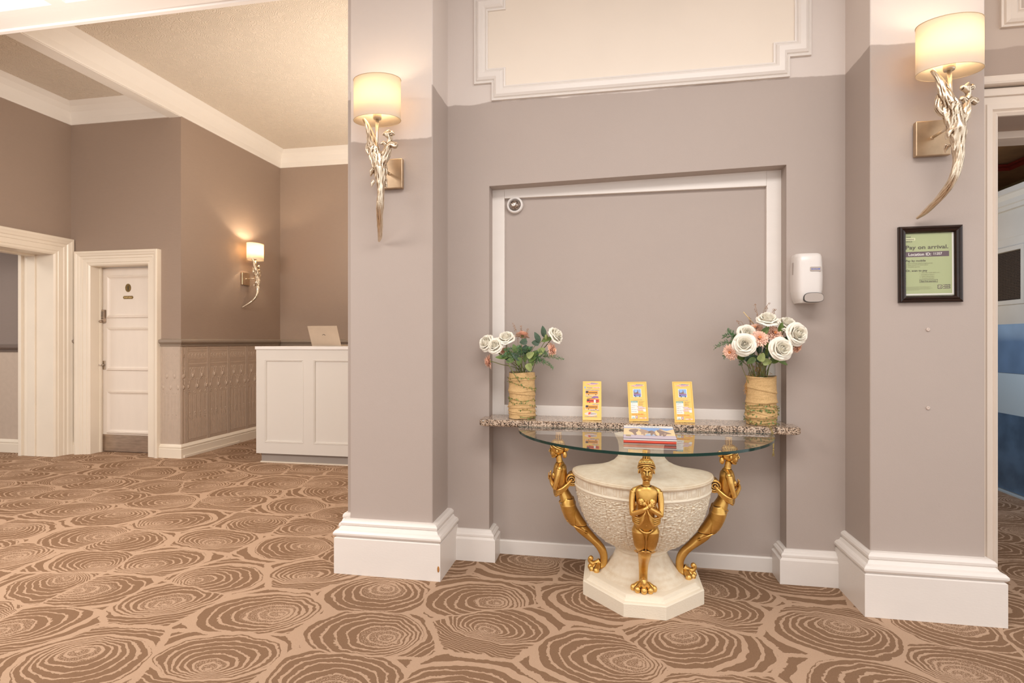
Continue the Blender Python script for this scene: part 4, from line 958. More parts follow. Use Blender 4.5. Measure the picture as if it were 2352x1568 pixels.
for (a, b, c, d) in ((460, 1122, 800, 1116), (460, 1074, 800, 1068), (460, 1122, 466, 1068), (794, 1122, 800, 1068)): rect(mb, cx_(a), cy_(b), cx_(c), cy_(d), INK, .0006)
T('App-free payment', 478, 1108, 26, 300)
for i, y in enumerate((1200, 1212, 1228, 1242, 1256)): rect(mb, cx_(218), cy_(y + 4), cx_((670, 640, 700, 660, 460)[i]), cy_(y), SOFT, .0006)
def rr_(x0, y0, x1, y1, r, mt, z): mb.add([V((a, b, z)) for a, b in rrect(cx_(x0), cy_(y1), cx_(x1), cy_(y0), r)], [tuple(range(24))], mt)
rr_(795, 1168, 878, 1245, .003, INK, .0006); rr_(808, 1180, 866, 1233, .002, PALE, .0008); rr_(816, 1188, 858, 1226, .0015, INK, .001); T('P', 826, 1222, 30, 22, PALE, .0012)
rr_(893, 1165, 1030, 1200, .001, INK, .0006); rr_(893, 1207, 1030, 1243, .001, INK, .0006); T('App Store', 930, 1192, 20, 88, PALE, .0009); T('Google Play', 930, 1234, 20, 88, PALE, .0009)
for y in (1182, 1225): mb.add([V((cx_(912) + .0025 * math.cos(t), cy_(y) + .0028 * math.sin(t), .0009)) for t in [k * PI / 4 for k in range(8)]], [tuple(range(8))], PALE)
mb.v = [(x, -.004 - z, y) for x, y, z in mb.v]; mb.build('notice_sheet', fr)
MB().box((-w2 + .02, -.0085, -h2 + .02), (w2 - .02, -.0075, h2 - .02), thin_glass('notice_glazing', (.98, .98, .98), 1.3)).build('glazing', fr)

# ================================================================== VASES
def vase(loc, label, h_wrap, h, seed, turns, zs, extra):
    v = thing('flower_vase', label, 'vase', loc, (0, 0, 0), 'burlap-wrapped glass vases'); R = .0655
    MB().lathe([(R - .003, .004), (R, 0), (R, h), (R - .003, h), (R - .003, .004)], VASEG, 40, cap=False).build('glass_cylinder', v)
    MB().lathe([(0, 0), (R - .001, 0), (R - .001, .012), (0, .012)], VASEG, 40, cap=False).build('glass_base', v)
    rnd = random.Random(seed); bands = sorted([(rnd.uniform(.0, h_wrap), rnd.uniform(-.018, .018), rnd.uniform(0, 6.28)) for _ in range(8)])
    def wrap(u, w_):
        a = 2 * PI * u; z = .002 + w_ * (h_wrap - .002); r = R + .004 + .0016 * noise.noise(V((math.cos(a) * 2, math.sin(a) * 2, z * 25 + seed)))
        for zb, sl, ph in bands:
            e = z - (zb + sl * math.sin(a + ph)); r += .0045 * math.exp(-max(e, 0) / .014) * (1 if e > 0 else 0)
        return V((r * math.cos(a), r * math.sin(a), z + (.003 * math.sin(a * 2 + seed) if w_ > .98 else 0)))
    MB().grid(wrap, 64, 90, BURLAP, wu=True).build('burlap_wrap', v)
    mb = MB()
    for k, (z0, z1, tn, ph) in enumerate(zs):
        n = int(40 * tn); pts = []
        for i in range(n + 1):
            a = ph + 2 * PI * tn * i / n; z = z0 + (z1 - z0) * i / n + .004 * math.sin(a * 3 + k)
            pts.append(V(((R + .0075) * math.cos(a), (R + .0075) * math.sin(a), z)))
        mb.tube(pts, .0014, TWINE, 5)
        for i in range(1, n, 1):
            d = V((rnd.uniform(-1, 1), rnd.uniform(-1, 1), rnd.uniform(-1, 1))).normalized() * .0085; s = d.cross(V((pts[i].x, pts[i].y, 0))).normalized() * .004; o_ = V((pts[i].x, pts[i].y, 0)).normalized() * .002
            mb.add([pts[i] + o_, pts[i] + d * .6 + s + o_ * 1.5, pts[i] + d * 1.4 + o_, pts[i] + d * .6 - s + o_ * 1.5], [(0, 1, 2, 3)], LEAF if rnd.random() < .45 else (LEAFL if rnd.random() < .6 else TWINE))
    o = mb.build('leafy_twine', v); o['kind'] = 'stuff'
    if extra:
        mb = MB()
        for i in range(46):
            p = V((rnd.uniform(-.055, .0), rnd.uniform(-.04, .02), rnd.uniform(h_wrap - .03, h - .01))); pts = [p]
            for _ in range(5):
                p = p + V((rnd.uniform(-.018, .018), rnd.uniform(-.014, .014), rnd.uniform(-.016, .018))); p.z = min(p.z, h + .005)
                rr = math.hypot(p.x, p.y); 
                if rr > .058: p.x *= .058 / rr; p.y *= .058 / rr
                pts.append(p.copy())
            mb.tube(pts, .0008, MOSS, 4)
        for i in range(8): mb.tube([(-.070, -.01, .21 - i * .006), (-.078 - .004 * (i % 3), -.012, .20 - i * .007), (-.072, -.02, .185 - i * .006)], .0009, MOSS, 4)
        o = mb.build('orange_fibre', v); o['kind'] = 'stuff'
    return v
LV = V((-.473, 2.905, .788)); RV = V((.738, 2.895, .788))
vase(LV, 'glass vase wrapped in burlap and leafy twine, left end of the granite shelf', .246, .305, 3, 1, [(.215, .218, .62, 3.0), (.205, .150, .55, 3.2), (.150, .125, .5, 5.6), (.110, .095, .55, 2.9), (.10, .055, .6, 3.4), (.05, .03, .5, 4.6), (.012, .004, .4, 4.7)], False)
rv = vase(RV, 'glass vase wrapped in burlap and leafy twine, right end of the granite shelf', .240, .305, 8, 1, [(.100, .088, 1.0, 2.8), (.085, .070, 1.0, 3.3), (.068, .060, 1.0, 3.9), (.052, .040, 1.0, 3.1), (.03, .020, 1.0, 4.2), (.012, .008, .9, 3.6), (.09, .02, 1.0, 3.0)], True)
mb = MB(); MBt = [(-.012, -.0755, .012), (-.004, -.11, -.002), (.02, -.175, -.03), (.028, -.195, -.055), (.029, -.198, -.105)]
# cord tassel hanging over the shelf edge beside the glass
mb.tube(catmull([(.0, -.07, .010), (.004, -.095, .004), (.018, -.108, -.010), (.026, -.106, -.06), (.028, -.105, -.105)], 4), .0016, TWINE, 6)
mb.tube(catmull([(.010, -.068, .010), (.014, -.095, .004), (.024, -.108, -.012), (.031, -.106, -.06), (.029, -.105, -.105)], 4), .0014, TWINE, 6)
mb.ball((.0285, -.105, -.107), .0042, TWINE, 8, 6)
for i in range(7): mb.tube([(.0285, -.105, -.108), (.025 + i * .0012, -.105 + (i % 3) * .002, -.125), (.022 + i * .002, -.105, -.140 + (i % 2) * .006)], .0008, TWINE, 4)
mb.build('cord_tassel', rv)

# ================================================================== FLOWERS
def petal_mesh(r0, r1, ht, A, curl, drop, seed):
    """a cupped rose petal wrapping the z axis, centred on +x, its lip rolled outwards"""
    mb = MB()
    def f(u, v):
        s = (u - .5) * 2; k = max(0, v - .72) / .28
        r = r0 + (r1 - r0) * math.sin(v * PI / 2) ** .8 + curl * k * k + .0012 * math.sin(s * 4 + seed) * v
        a = A * s * (.5 + .5 * v ** .5) * (1 - .12 * k)
        z = ht * v - drop * k * k - ht * .22 * abs(s) ** 3 * v + .0014 * math.sin(s * 5 + seed * 2) * v
        return V((r * math.cos(a), r * math.sin(a), z))
    mb.grid(f, 10, 8, ROSE); return mb.mesh('petal')
PET = [petal_mesh(.003, .0055, .044, 1.7, 0, 0, 1), petal_mesh(.005, .010, .045, 1.4, .001, 0, 2), petal_mesh(.008, .0155, .045, 1.25, .003, .001, 3), petal_mesh(.010, .0215, .043, 1.1, .005, .003, 4), petal_mesh(.012, .028, .040, .98, .007, .006, 5), petal_mesh(.014, .034, .034, .88, .009, .009, 6), petal_mesh(.016, .039, .025, .82, .010, .011, 7)]
def track(d, roll=0):
    d = V(d).normalized(); return d.to_track_quat('Z', 'Y').to_matrix().to_4x4() @ Matrix.Rotation(roll, 4, 'Z')
def stem_to(parent, p, d, base, rad=.0022, mt=STEM):
    """a stem in the parent's own frame from under the flower down into the vase"""
    inv = parent.matrix_basis.inverted(); a = V(p); b = V(base); m = a - V(d).normalized() * .05 + V((0, 0, -.02)); m2 = b + V((0, 0, .16)) + (a - b) * .12; m2.z = min(m2.z, a.z - .03)
    pts = catmull([a - V(d).normalized() * .004, m, m2, b], 5); mb = MB().tube([inv @ q for q in pts], rad, mt, 6); return mb.build('stem', parent)
def rose(p, d, vase_c, lab, scale=1.0, seed=0, grp=None):
    M = Matrix.Translation(V(p)) @ track(d, seed * 1.7) @ Matrix.Scale(scale * 1.08, 4)
    r = thing('rose', lab, 'rose', group=grp); r.matrix_basis = M; rnd = random.Random(seed)
    for k, (n, me) in enumerate(((2, 0), (3, 1), (3, 2), (4, 3), (4, 4), (5, 5), (5, 6))):
        for i in range(n):
            o = link('petal', PET[me], r); a = 2 * PI * i / n + k * .9 + rnd.uniform(-.15, .15); tl = rnd.uniform(-.08, .10)
            o.matrix_local = Matrix.Rotation(a, 4, 'Z') @ Matrix.Translation((0, 0, (-.006 - .001 * k) + .001 * i)) @ Matrix.Rotation(tl, 4, 'Y')
    mb = MB().lathe([(0, -.016), (.005, -.014), (.009, -.006), (.008, 0), (0, 0)], STEM, 12, cap=False).ball((0, 0, .014), (.0045, .0045, .018), ROSE, 10, 8).lathe([(.006, -.004), (.016, .004), (.022, .012), (0, .012)], ROSE, 16, cap=False)
    for i in range(5):
        a = i * 2 * PI / 5; c, s = math.cos(a), math.sin(a)
        mb.add([V((.006 * c - .003 * s, .006 * s + .003 * c, -.006)), V((.006 * c + .003 * s, .006 * s - .003 * c, -.006)), V((.026 * c, .026 * s, -.010))], [(0, 1, 2)], LEAFL)
    mb.build('calyx', r)
    stem_to(r, V(p) - V(d).normalized() * .012, d, vase_c + V((rnd.uniform(-.03, .03), rnd.uniform(-.03, .03), .05))); return r
def daisy_mesh():
    mb = MB(); rnd = random.Random(5)
    for L, n, ln, up in ((0, 22, .044, -.004), (1, 20, .040, .004), (2, 18, .033, .012), (3, 14, .024, .019), (4, 10, .014, .022)):
        for i in range(n):
            a = 2 * PI * (i + .5 * (L % 2)) / n + rnd.uniform(-.06, .06); l = ln * rnd.uniform(.88, 1.05); w_ = .0046; c, s = math.cos(a), math.sin(a); z1 = up + rnd.uniform(-.004, .004)
            def P(r, off, z): return V((r * c - off * s, r * s + off * c, z))
            mb.add([P(.004, -w_ * .5, 0), P(.004, w_ * .5, 0), P(l * .55, -w_, z1 * .6 + .002), P(l * .55, 0, z1 * .6), P(l * .55, w_, z1 * .6 + .002), P(l * .92, -w_ * .8, z1), P(l * .92, w_ * .8, z1), P(l, -w_ * .25, z1 - .001), P(l, w_ * .25, z1 - .001)],
                   [(0, 3, 2), (0, 1, 3), (1, 4, 3), (2, 3, 5), (3, 6, 5), (3, 4, 6), (5, 6, 8, 7)], PINK)
    return mb.mesh('bloom')
DM = daisy_mesh()
def daisy(p, d, vase_c, lab, sc_=1.0, seed=0, grp=None):
    r = thing('pink_flower', lab, 'flower', group=grp); r.matrix_basis = Matrix.Translation(V(p)) @ track(d, seed) @ Matrix.Scale(sc_, 4); rnd = random.Random(seed)
    link('bloom', DM, r)
    mb = MB().ball((0, 0, .012), (.007, .007, .008), mat('orange_floret', (.75, .30, .10), .7) if 'orange_floret' not in MATS else MATS['orange_floret'], 10, 6); mb.build('centre', r)
    mb = MB().lathe([(0, -.010), (.006, -.008), (.008, 0), (0, .001)], STEM, 10, cap=False); mb.build('calyx', r)
    stem_to(r, V(p) - V(d).normalized() * .008, d, vase_c + V((rnd.uniform(-.03, .03), rnd.uniform(-.03, .03), .05)), .0018); return r
def leaf_mesh(L, W, mt, fold=.25, droop=.3, rnd_=False):
    mb = MB()
    def f(u, v):
        s = (u - .5) * 2; wv = W * (math.sin(PI * min(v ** (.8 if not rnd_ else .62), 1)) ** (.8 if not rnd_ else .6)) * .5
        return V((v * L, s * wv, abs(s) * wv * fold - droop * L * v * v * .5 + .0006 * math.sin(v * 30)))
    mb.grid(f, 6, 10, mt); mb.tube([(v / 8 * L, 0, -droop * L * (v / 8) ** 2 * .5 - .0003) for v in range(9)], [.0011] * 8 + [.0003], mt, 4)
    return mb.mesh('leaf')
LM = {'pointed': leaf_mesh(.062, .030, LEAFD), 'olive': leaf_mesh(.045, .036, LEAFL, .15, .2, True), 'round': leaf_mesh(.042, .036, LEAFD, .15, .2, True), 'long': leaf_mesh(.070, .026, LEAF), 'mid': leaf_mesh(.05, .030, LEAF)}
def leaf_spray(pts, leaves, base, lab, grp=None):
    """pts: spray axis; leaves: (kind, position, direction, normal)"""
    r = thing('leaf_spray', lab, 'leaves', group=grp)
    mb = MB().tube(catmull([base] + pts, 5), .0016, STEM, 6); mb.build('stem', r)
    for kd, p, d, n in leaves:
        d = V(d).normalized(); n = V(n); n = (n - d * n.dot(d)).normalized(); y = n.cross(d)
        o = link('leaf', LM[kd], r); o.matrix_local = Matrix(((d.x, y.x, n.x, p[0]), (d.y, y.y, n.y, p[1]), (d.z, y.z, n.z, p[2]), (0, 0, 0, 1)))
    return r
def fern(p0, p1, base, lab, seed=0, mt=FERN, wd=.028, grp=None):
    rnd = random.Random(seed); r = thing('fern_sprig', lab, 'foliage', group=grp); p0, p1 = V(p0), V(p1); mid = (p0 + p1) / 2 + V((0, 0, .012))
    ax = catmull([V(base), p0, mid, p1], 8); MB().tube(ax, interp([.0016, .0012, .0010, .0006], len(ax)), STEM, 5).build('stem', r)
    mb = MB(); ln = (p1 - p0).length
    for i in range(80):
        t = i / 79; q = p0.lerp(p1, t) + V((0, 0, .012 * math.sin(PI * t) * 1.3)); dr = (p1 - p0).normalized()
        a = rnd.uniform(0, 6.28); perp = dr.orthogonal().normalized(); perp = (Matrix.Rotation(a, 3, dr) @ perp)
        l = wd * (1 - .5 * t) * rnd.uniform(.7, 1.15); e = q + (perp * .85 + dr * .55) * l; s = perp.cross(dr) * .0016; m = q.lerp(e, .5)
        mb.add([q, m + s, e, m - s], [(0, 1, 2, 3)], mt)
        for k in (.4, .7):
            b = q.lerp(e, k)
            for sg in (-1, 1):
                e2 = b + (perp * .5 + dr * .5 + perp.cross(dr) * sg * .8) * l * .42; s2 = dr * .0011
                mb.add([b - s2, b + s2, e2], [(0, 1, 2)], mt)
    o = mb.build('needles', r); o['kind'] = 'stuff'; return r
def dry(p0, p1, base, lab, seed=0, grp=None, kind='seed'):
    rnd = random.Random(seed); r = thing('dried_grass', lab, 'dried grass', group=grp); p0, p1 = V(p0), V(p1)
    MB().tube(catmull([V(base), p0, p1], 5), .0010, DRY, 5).build('stem', r)
    mb = MB()
    for i in range(46):
        q = p0.lerp(p1, rnd.random() ** .8) + V((rnd.uniform(-1, 1), rnd.uniform(-1, 1), 0)) * .006
        mb.ball(q, (.0014, .0014, .0022), DRY, 5, 4)
    o = mb.build('seed_heads', r); o['kind'] = 'stuff'; return r
LB = LV + V((0, 0, .05)); RB = RV + V((0, 0, .05))
GR, GP = 'ivory roses in the two vases', 'peach flowers in the two vases'
# left bouquet
rose((-.652, 2.855, 1.190), (-.6, -.75, .35), LV, 'outermost ivory rose leaning left in the left vase', .95, 1, GR)
rose((-.606, 2.835, 1.176), (-.15, -.85, .35), LV, 'ivory rose behind the drooping peach flower in the left vase', .88, 2, GR)
rose((-.548, 2.850, 1.213), (-.05, -.62, .8), LV, 'ivory rose second from the left edge, upright above the fern in the left vase', .92, 3, GR)
rose((-.292, 2.855, 1.228), (.75, -.35, .5), LV, 'lone ivory rose turned right, far right of the left vase', .95, 4, GR)
daisy((-.462, 2.860, 1.232), (.1, .25, .95), LV, 'peach flower facing upward at the top centre of the left vase', .95, 1, GP)
daisy((-.642, 2.850, 1.092), (-.95, -.25, -.12), LV, 'peach flower drooping below the outermost roses of the left vase', 1.05, 2, GP)
daisy((-.305, 2.850, 1.155), (.9, -.30, .12), LV, 'peach flower facing right, below the lone rose of the left vase', .95, 3, GP)
daisy((-.57, 2.895, 1.150), (-.3, -.6, .5), LV, 'small peach flower mostly hidden among leaves of the left vase', .55, 4, GP)
leaf_spray([(-.42, 2.85, 1.13), (-.36, 2.85, 1.20), (-.342, 2.85, 1.235)], [('pointed', (-.345, 2.845, 1.222), (-.1, -.1, 1), (.3, -1, .1)), ('pointed', (-.368, 2.845, 1.195), (-.35, -.1, .75), (.2, -1, .3)), ('round', (-.37, 2.845, 1.19), (-1, -.1, .15), (0, -1, .4)),
    ('long', (-.36, 2.85, 1.20), (.9, -.1, .35), (0, -1, .5))], LB, 'leafy rose spray with dark pointed leaves, right of the centre of the left vase')
leaf_spray([(-.46, 2.84, 1.12), (-.44, 2.83, 1.17)], [('round', (-.430, 2.82, 1.200), (-1, -.15, -.1), (0, -1, .3)), ('round', (-.425, 2.825, 1.168), (-.9, -.15, -.3), (0, -1, .2)), ('mid', (-.41, 2.83, 1.12), (.1, -.1, -.9), (0, -1, .1))], LB, 'dark round leaves just below the top peach flower of the left vase')
leaf_spray([(-.44, 2.84, 1.11), (-.41, 2.82, 1.135)], [('olive', (-.432, 2.815, 1.118), (.8, -.1, .55), (0, -1, .3)), ('olive', (-.375, 2.825, 1.14), (.9, -.1, .6), (0, -1, .3)), ('olive', (-.43, 2.822, 1.085), (.35, -.1, -.8), (0, -1, .1))], LB, 'olive round leaves at the front centre of the left vase')
leaf_spray([(-.50, 2.84, 1.10), (-.54, 2.83, 1.115)], [('long', (-.535, 2.825, 1.115), (-1, -.05, .08), (0, -1, .5)), ('mid', (-.50, 2.83, 1.108), (-.6, -.1, -.2), (0, -1, .3)), ('mid', (-.47, 2.83, 1.12), (-.2, -.1, -.9), (0, -1, .1))], LB, 'long green leaves reaching left over the rim of the left vase')
fern((-.48, 2.84, 1.12), (-.55, 2.815, 1.155), LB, 'bluish fern sprig under the upright rose of the left vase', 1)
fern((-.50, 2.83, 1.12), (-.565, 2.82, 1.12), LB, 'green fern sprig pointing left at the rim of the left vase', 2)
fern((-.46, 2.82, 1.13), (-.475, 2.80, 1.165), LB, 'short fern tuft at the front of the left vase', 9)
fern((-.41, 2.84, 1.11), (-.245, 2.83, 1.108), LB, 'long green fern sprig reaching furthest right from the left vase', 3)
fern((-.41, 2.85, 1.10), (-.30, 2.83, 1.062), LB, 'fern sprig drooping right below the others of the left vase', 4)
fern((-.40, 2.84, 1.12), (-.33, 2.82, 1.135), LB, 'bluish fern tuft beside the right peach flower of the left vase', 5)
dry((-.49, 2.87, 1.21), (-.515, 2.87, 1.30), LB, 'tallest dried grass plume in the left vase', 1)
dry((-.47, 2.88, 1.22), (-.475, 2.88, 1.285), LB, 'thin dark dried sprig at the top of the left vase', 2)
dry((-.45, 2.88, 1.20), (-.437, 2.88, 1.27), LB, 'short dried sprig right of the top peach flower of the left vase', 3)
r_ = thing('bent_stem', 'bare green stem hanging over the front of the left vase', 'stem'); MB().tube(catmull([(-.46, 2.86, 1.12), (-.535, 2.835, 1.100), (-.512, 2.826, 1.045), (-.470, 2.822, .985)], 5), .0024, STEM, 6).build('stalk', r_)
r_ = thing('rose_bud', 'small yellow-green bud beside the lone rose of the left vase', 'bud'); MB().ball((-.335, 2.85, 1.222), (.010, .010, .018), LEAFL, 12, 8).tube(catmull([(-.335, 2.85, 1.208), (-.37, 2.86, 1.15), (-.45, 2.89, .95)], 5), .0017, STEM, 6).build('bud', r_)

fern((-.45, 2.85, 1.10), (-.42, 2.80, 1.165), LB, 'fern tuft rising behind the olive leaves of the left vase', 21)
fern((-.44, 2.86, 1.12), (-.365, 2.83, 1.10), LB, 'brownish fern tuft just right of the rim of the left vase', 22)
leaf_spray([(-.47, 2.85, 1.11), (-.49, 2.83, 1.14)], [('mid', (-.49, 2.825, 1.14), (-.3, -.1, .9), (.3, -1, 0)), ('round', (-.47, 2.825, 1.125), (.3, -.1, .9), (-.3, -1, .1)), ('pointed', (-.45, 2.83, 1.135), (.7, -.1, .6), (0, -1, .3)), ('mid', (-.505, 2.83, 1.125), (-.9, -.1, .3), (0, -1, .3))], LB, 'green leaves packed behind the front fern tuft of the left vase')
leaf_spray([(-.47, 2.86, 1.09), (-.44, 2.83, 1.10)], [('pointed', (-.47, 2.832, 1.10), (-.5, -.2, .5), (.1, -1, .3)), ('mid', (-.43, 2.832, 1.10), (.8, -.2, .3), (0, -1, .4)), ('long', (-.45, 2.84, 1.09), (.25, -.2, .9), (.1, -1, .3)), ('pointed', (-.50, 2.835, 1.10), (-.9, -.1, .25), (0, -1, .4)), ('round', (-.455, 2.835, 1.145), (.5, -.1, .5), (0, -1, .3)), ('mid', (-.41, 2.835, 1.12), (.6, -.1, .6), (0, -1, .3))], LB, 'dense dark leaves hiding the stems at the rim of the left vase')
# right bouquet
rose((.742, 2.800, 1.297), (.05, -.45, .88), RV, 'topmost ivory rose of the right vase', 1.0, 5, GR)
rose((.838, 2.835, 1.275), (.35, -.5, .75), RV, 'ivory rose behind the large right-hand rose of the right vase', 1.0, 6, GR)
rose((.862, 2.780, 1.235), (.35, -.9, .12), RV, 'large ivory rose at the far right of the right vase', 1.1, 7, GR)
rose((.790, 2.760, 1.165), (.15, -.95, .15), RV, 'lowest ivory rose, right of the centre of the right vase', 1.08, 8, GR)
rose((.630, 2.770, 1.185), (-.15, -.97, .15), RV, 'big open ivory rose at the left of the right vase', 1.08, 9, GR)
rose((.655, 2.830, 1.235), (.05, -.85, .4), RV, 'ivory rose tucked behind the big left rose of the right vase', .95, 10, GR)
daisy((.700, 2.775, 1.215), (-.05, -.85, .4), RV, 'big peach flower at the centre of the right vase', 1.0, 5, GP)
daisy((.775, 2.810, 1.238), (.2, -.85, .45), RV, 'peach flower under the topmost rose of the right vase', 1.0, 6, GP)
daisy((.700, 2.845, 1.262), (-.25, -.5, .7), RV, 'peach flower half hidden left of the topmost rose in the right vase', .85, 7, GP)
daisy((.572, 2.790, 1.148), (-.5, -.8, -.05), RV, 'lowest peach flower at the left edge of the right vase', .92, 8, GP)
daisy((.885, 2.830, 1.170), (.5, -.55, -.3), RV, 'peach flower peeping below the far right rose of the right vase', .7, 9, GP)
leaf_spray([(.73, 2.83, 1.12), (.715, 2.79, 1.14)], [('olive', (.700, 2.775, 1.105), (.35, -.1, .75), (0, -1, .2)), ('mid', (.69, 2.80, 1.12), (-.9, -.1, -.55), (0, -1, .3)), ('olive', (.715, 2.79, 1.10), (.75, -.05, .1), (0, -1, .2)), ('round', (.655, 2.81, 1.10), (.1, -.1, .9), (.2, -1, 0))], RB, 'olive round leaves at the front centre of the right vase')
leaf_spray([(.77, 2.84, 1.12), (.80, 2.82, 1.13)], [('long', (.775, 2.80, 1.125), (.75, -.1, -.45), (0, -1, .4)), ('pointed', (.81, 2.82, 1.19), (.5, -.1, .4), (0, -1, .3)), ('mid', (.74, 2.81, 1.13), (.2, -.1, .9), (.4, -1, 0))], RB, 'long pointed leaf drooping right under the lowest rose of the right vase')
leaf_spray([(.72, 2.82, 1.18), (.735, 2.80, 1.22)], [('mid', (.715, 2.79, 1.232), (.4, -.3, .6), (-.3, -1, .3)), ('mid', (.74, 2.81, 1.17), (-.2, -.3, .8), (.3, -1, .3)), ('mid', (.795, 2.80, 1.245), (.2, -.2, .7), (.3, -1, 0))], RB, 'brownish green leaves between the peach flowers of the right vase')
fern((.64, 2.84, 1.16), (.565, 2.82, 1.255), RB, 'dark fern sprig rising at the upper left of the right vase', 11)
fern((.63, 2.84, 1.20), (.545, 2.82, 1.222), RB, 'light green fern sprig above the left peach flower of the right vase', 12)
fern((.63, 2.84, 1.19), (.505, 2.82, 1.170), RB, 'fern sprig reaching furthest left from the right vase', 13)
fern((.66, 2.84, 1.13), (.625, 2.82, 1.085), RB, 'small fern tuft at the rim of the right vase', 14)
fern((.60, 2.84, 1.16), (.545, 2.80, 1.125), RB, 'fern sprig behind the lowest peach flower of the right vase', 15)
leaf_spray([(.70, 2.84, 1.11), (.68, 2.82, 1.14)], [('mid', (.675, 2.815, 1.13), (-.5, -.1, .6), (.2, -1, 0)), ('round', (.735, 2.815, 1.125), (.2, -.1, .9), (-.3, -1, .1)), ('pointed', (.76, 2.82, 1.12), (.4, -.1, .8), (0, -1, .3)), ('mid', (.65, 2.82, 1.12), (-.9, -.1, .1), (0, -1, .3)), ('pointed', (.71, 2.82, 1.14), (-.1, -.1, .9), (.2, -1, 0))], RB, 'green leaves packed under the roses of the right vase')
leaf_spray([(.74, 2.84, 1.09), (.73, 2.82, 1.10)], [('pointed', (.72, 2.822, 1.10), (-.6, -.2, .45), (.1, -1, .3)), ('mid', (.76, 2.822, 1.10), (.8, -.2, .3), (0, -1, .4)), ('long', (.73, 2.83, 1.09), (.3, -.2, .9), (.1, -1, .3)), ('mid', (.69, 2.825, 1.10), (-.8, -.1, .35), (0, -1, .4)), ('pointed', (.745, 2.825, 1.11), (-.15, -.1, .8), (0, -1, .3)), ('mid', (.78, 2.825, 1.12), (.5, -.1, .7), (0, -1, .3))], RB, 'dense dark leaves hiding the stems at the rim of the right vase')
fern((.68, 2.85, 1.11), (.67, 2.80, 1.16), RB, 'fern tuft under the big left rose of the right vase', 23)
fern((.74, 2.85, 1.11), (.76, 2.81, 1.15), RB, 'fern tuft under the lowest rose of the right vase', 24)
dry((.735, 2.86, 1.30), (.765, 2.86, 1.39), RB, 'tallest dried sprig of the right vase', 11)
dry((.715, 2.86, 1.29), (.700, 2.86, 1.385), RB, 'feathery dried sprig left of the tallest one in the right vase', 12)
dry((.775, 2.86, 1.31), (.795, 2.86, 1.36), RB, 'short dried sprig right of the tallest one in the right vase', 13)
dry((.66, 2.87, 1.25), (.615, 2.86, 1.305), RB, 'long thin dried sprig leaning left from the right vase', 14)
dry((.690, 2.87, 1.24), (.675, 2.86, 1.32), RB, 'pale dried sprig behind the left roses of the right vase', 15)
r_ = thing('cut_straw', 'pale cut straw sticking up left of the topmost rose of the right vase', 'straw'); MB().tube([(.70, 2.86, 1.28), (.640, 2.83, 1.345)], .0022, mat('pale_straw', (.72, .55, .30), .7), 6).tube([(.70, 2.86, 1.28), (.735, 2.89, 1.0)], .002, MATS['pale_straw'], 6).build('stalk', r_)

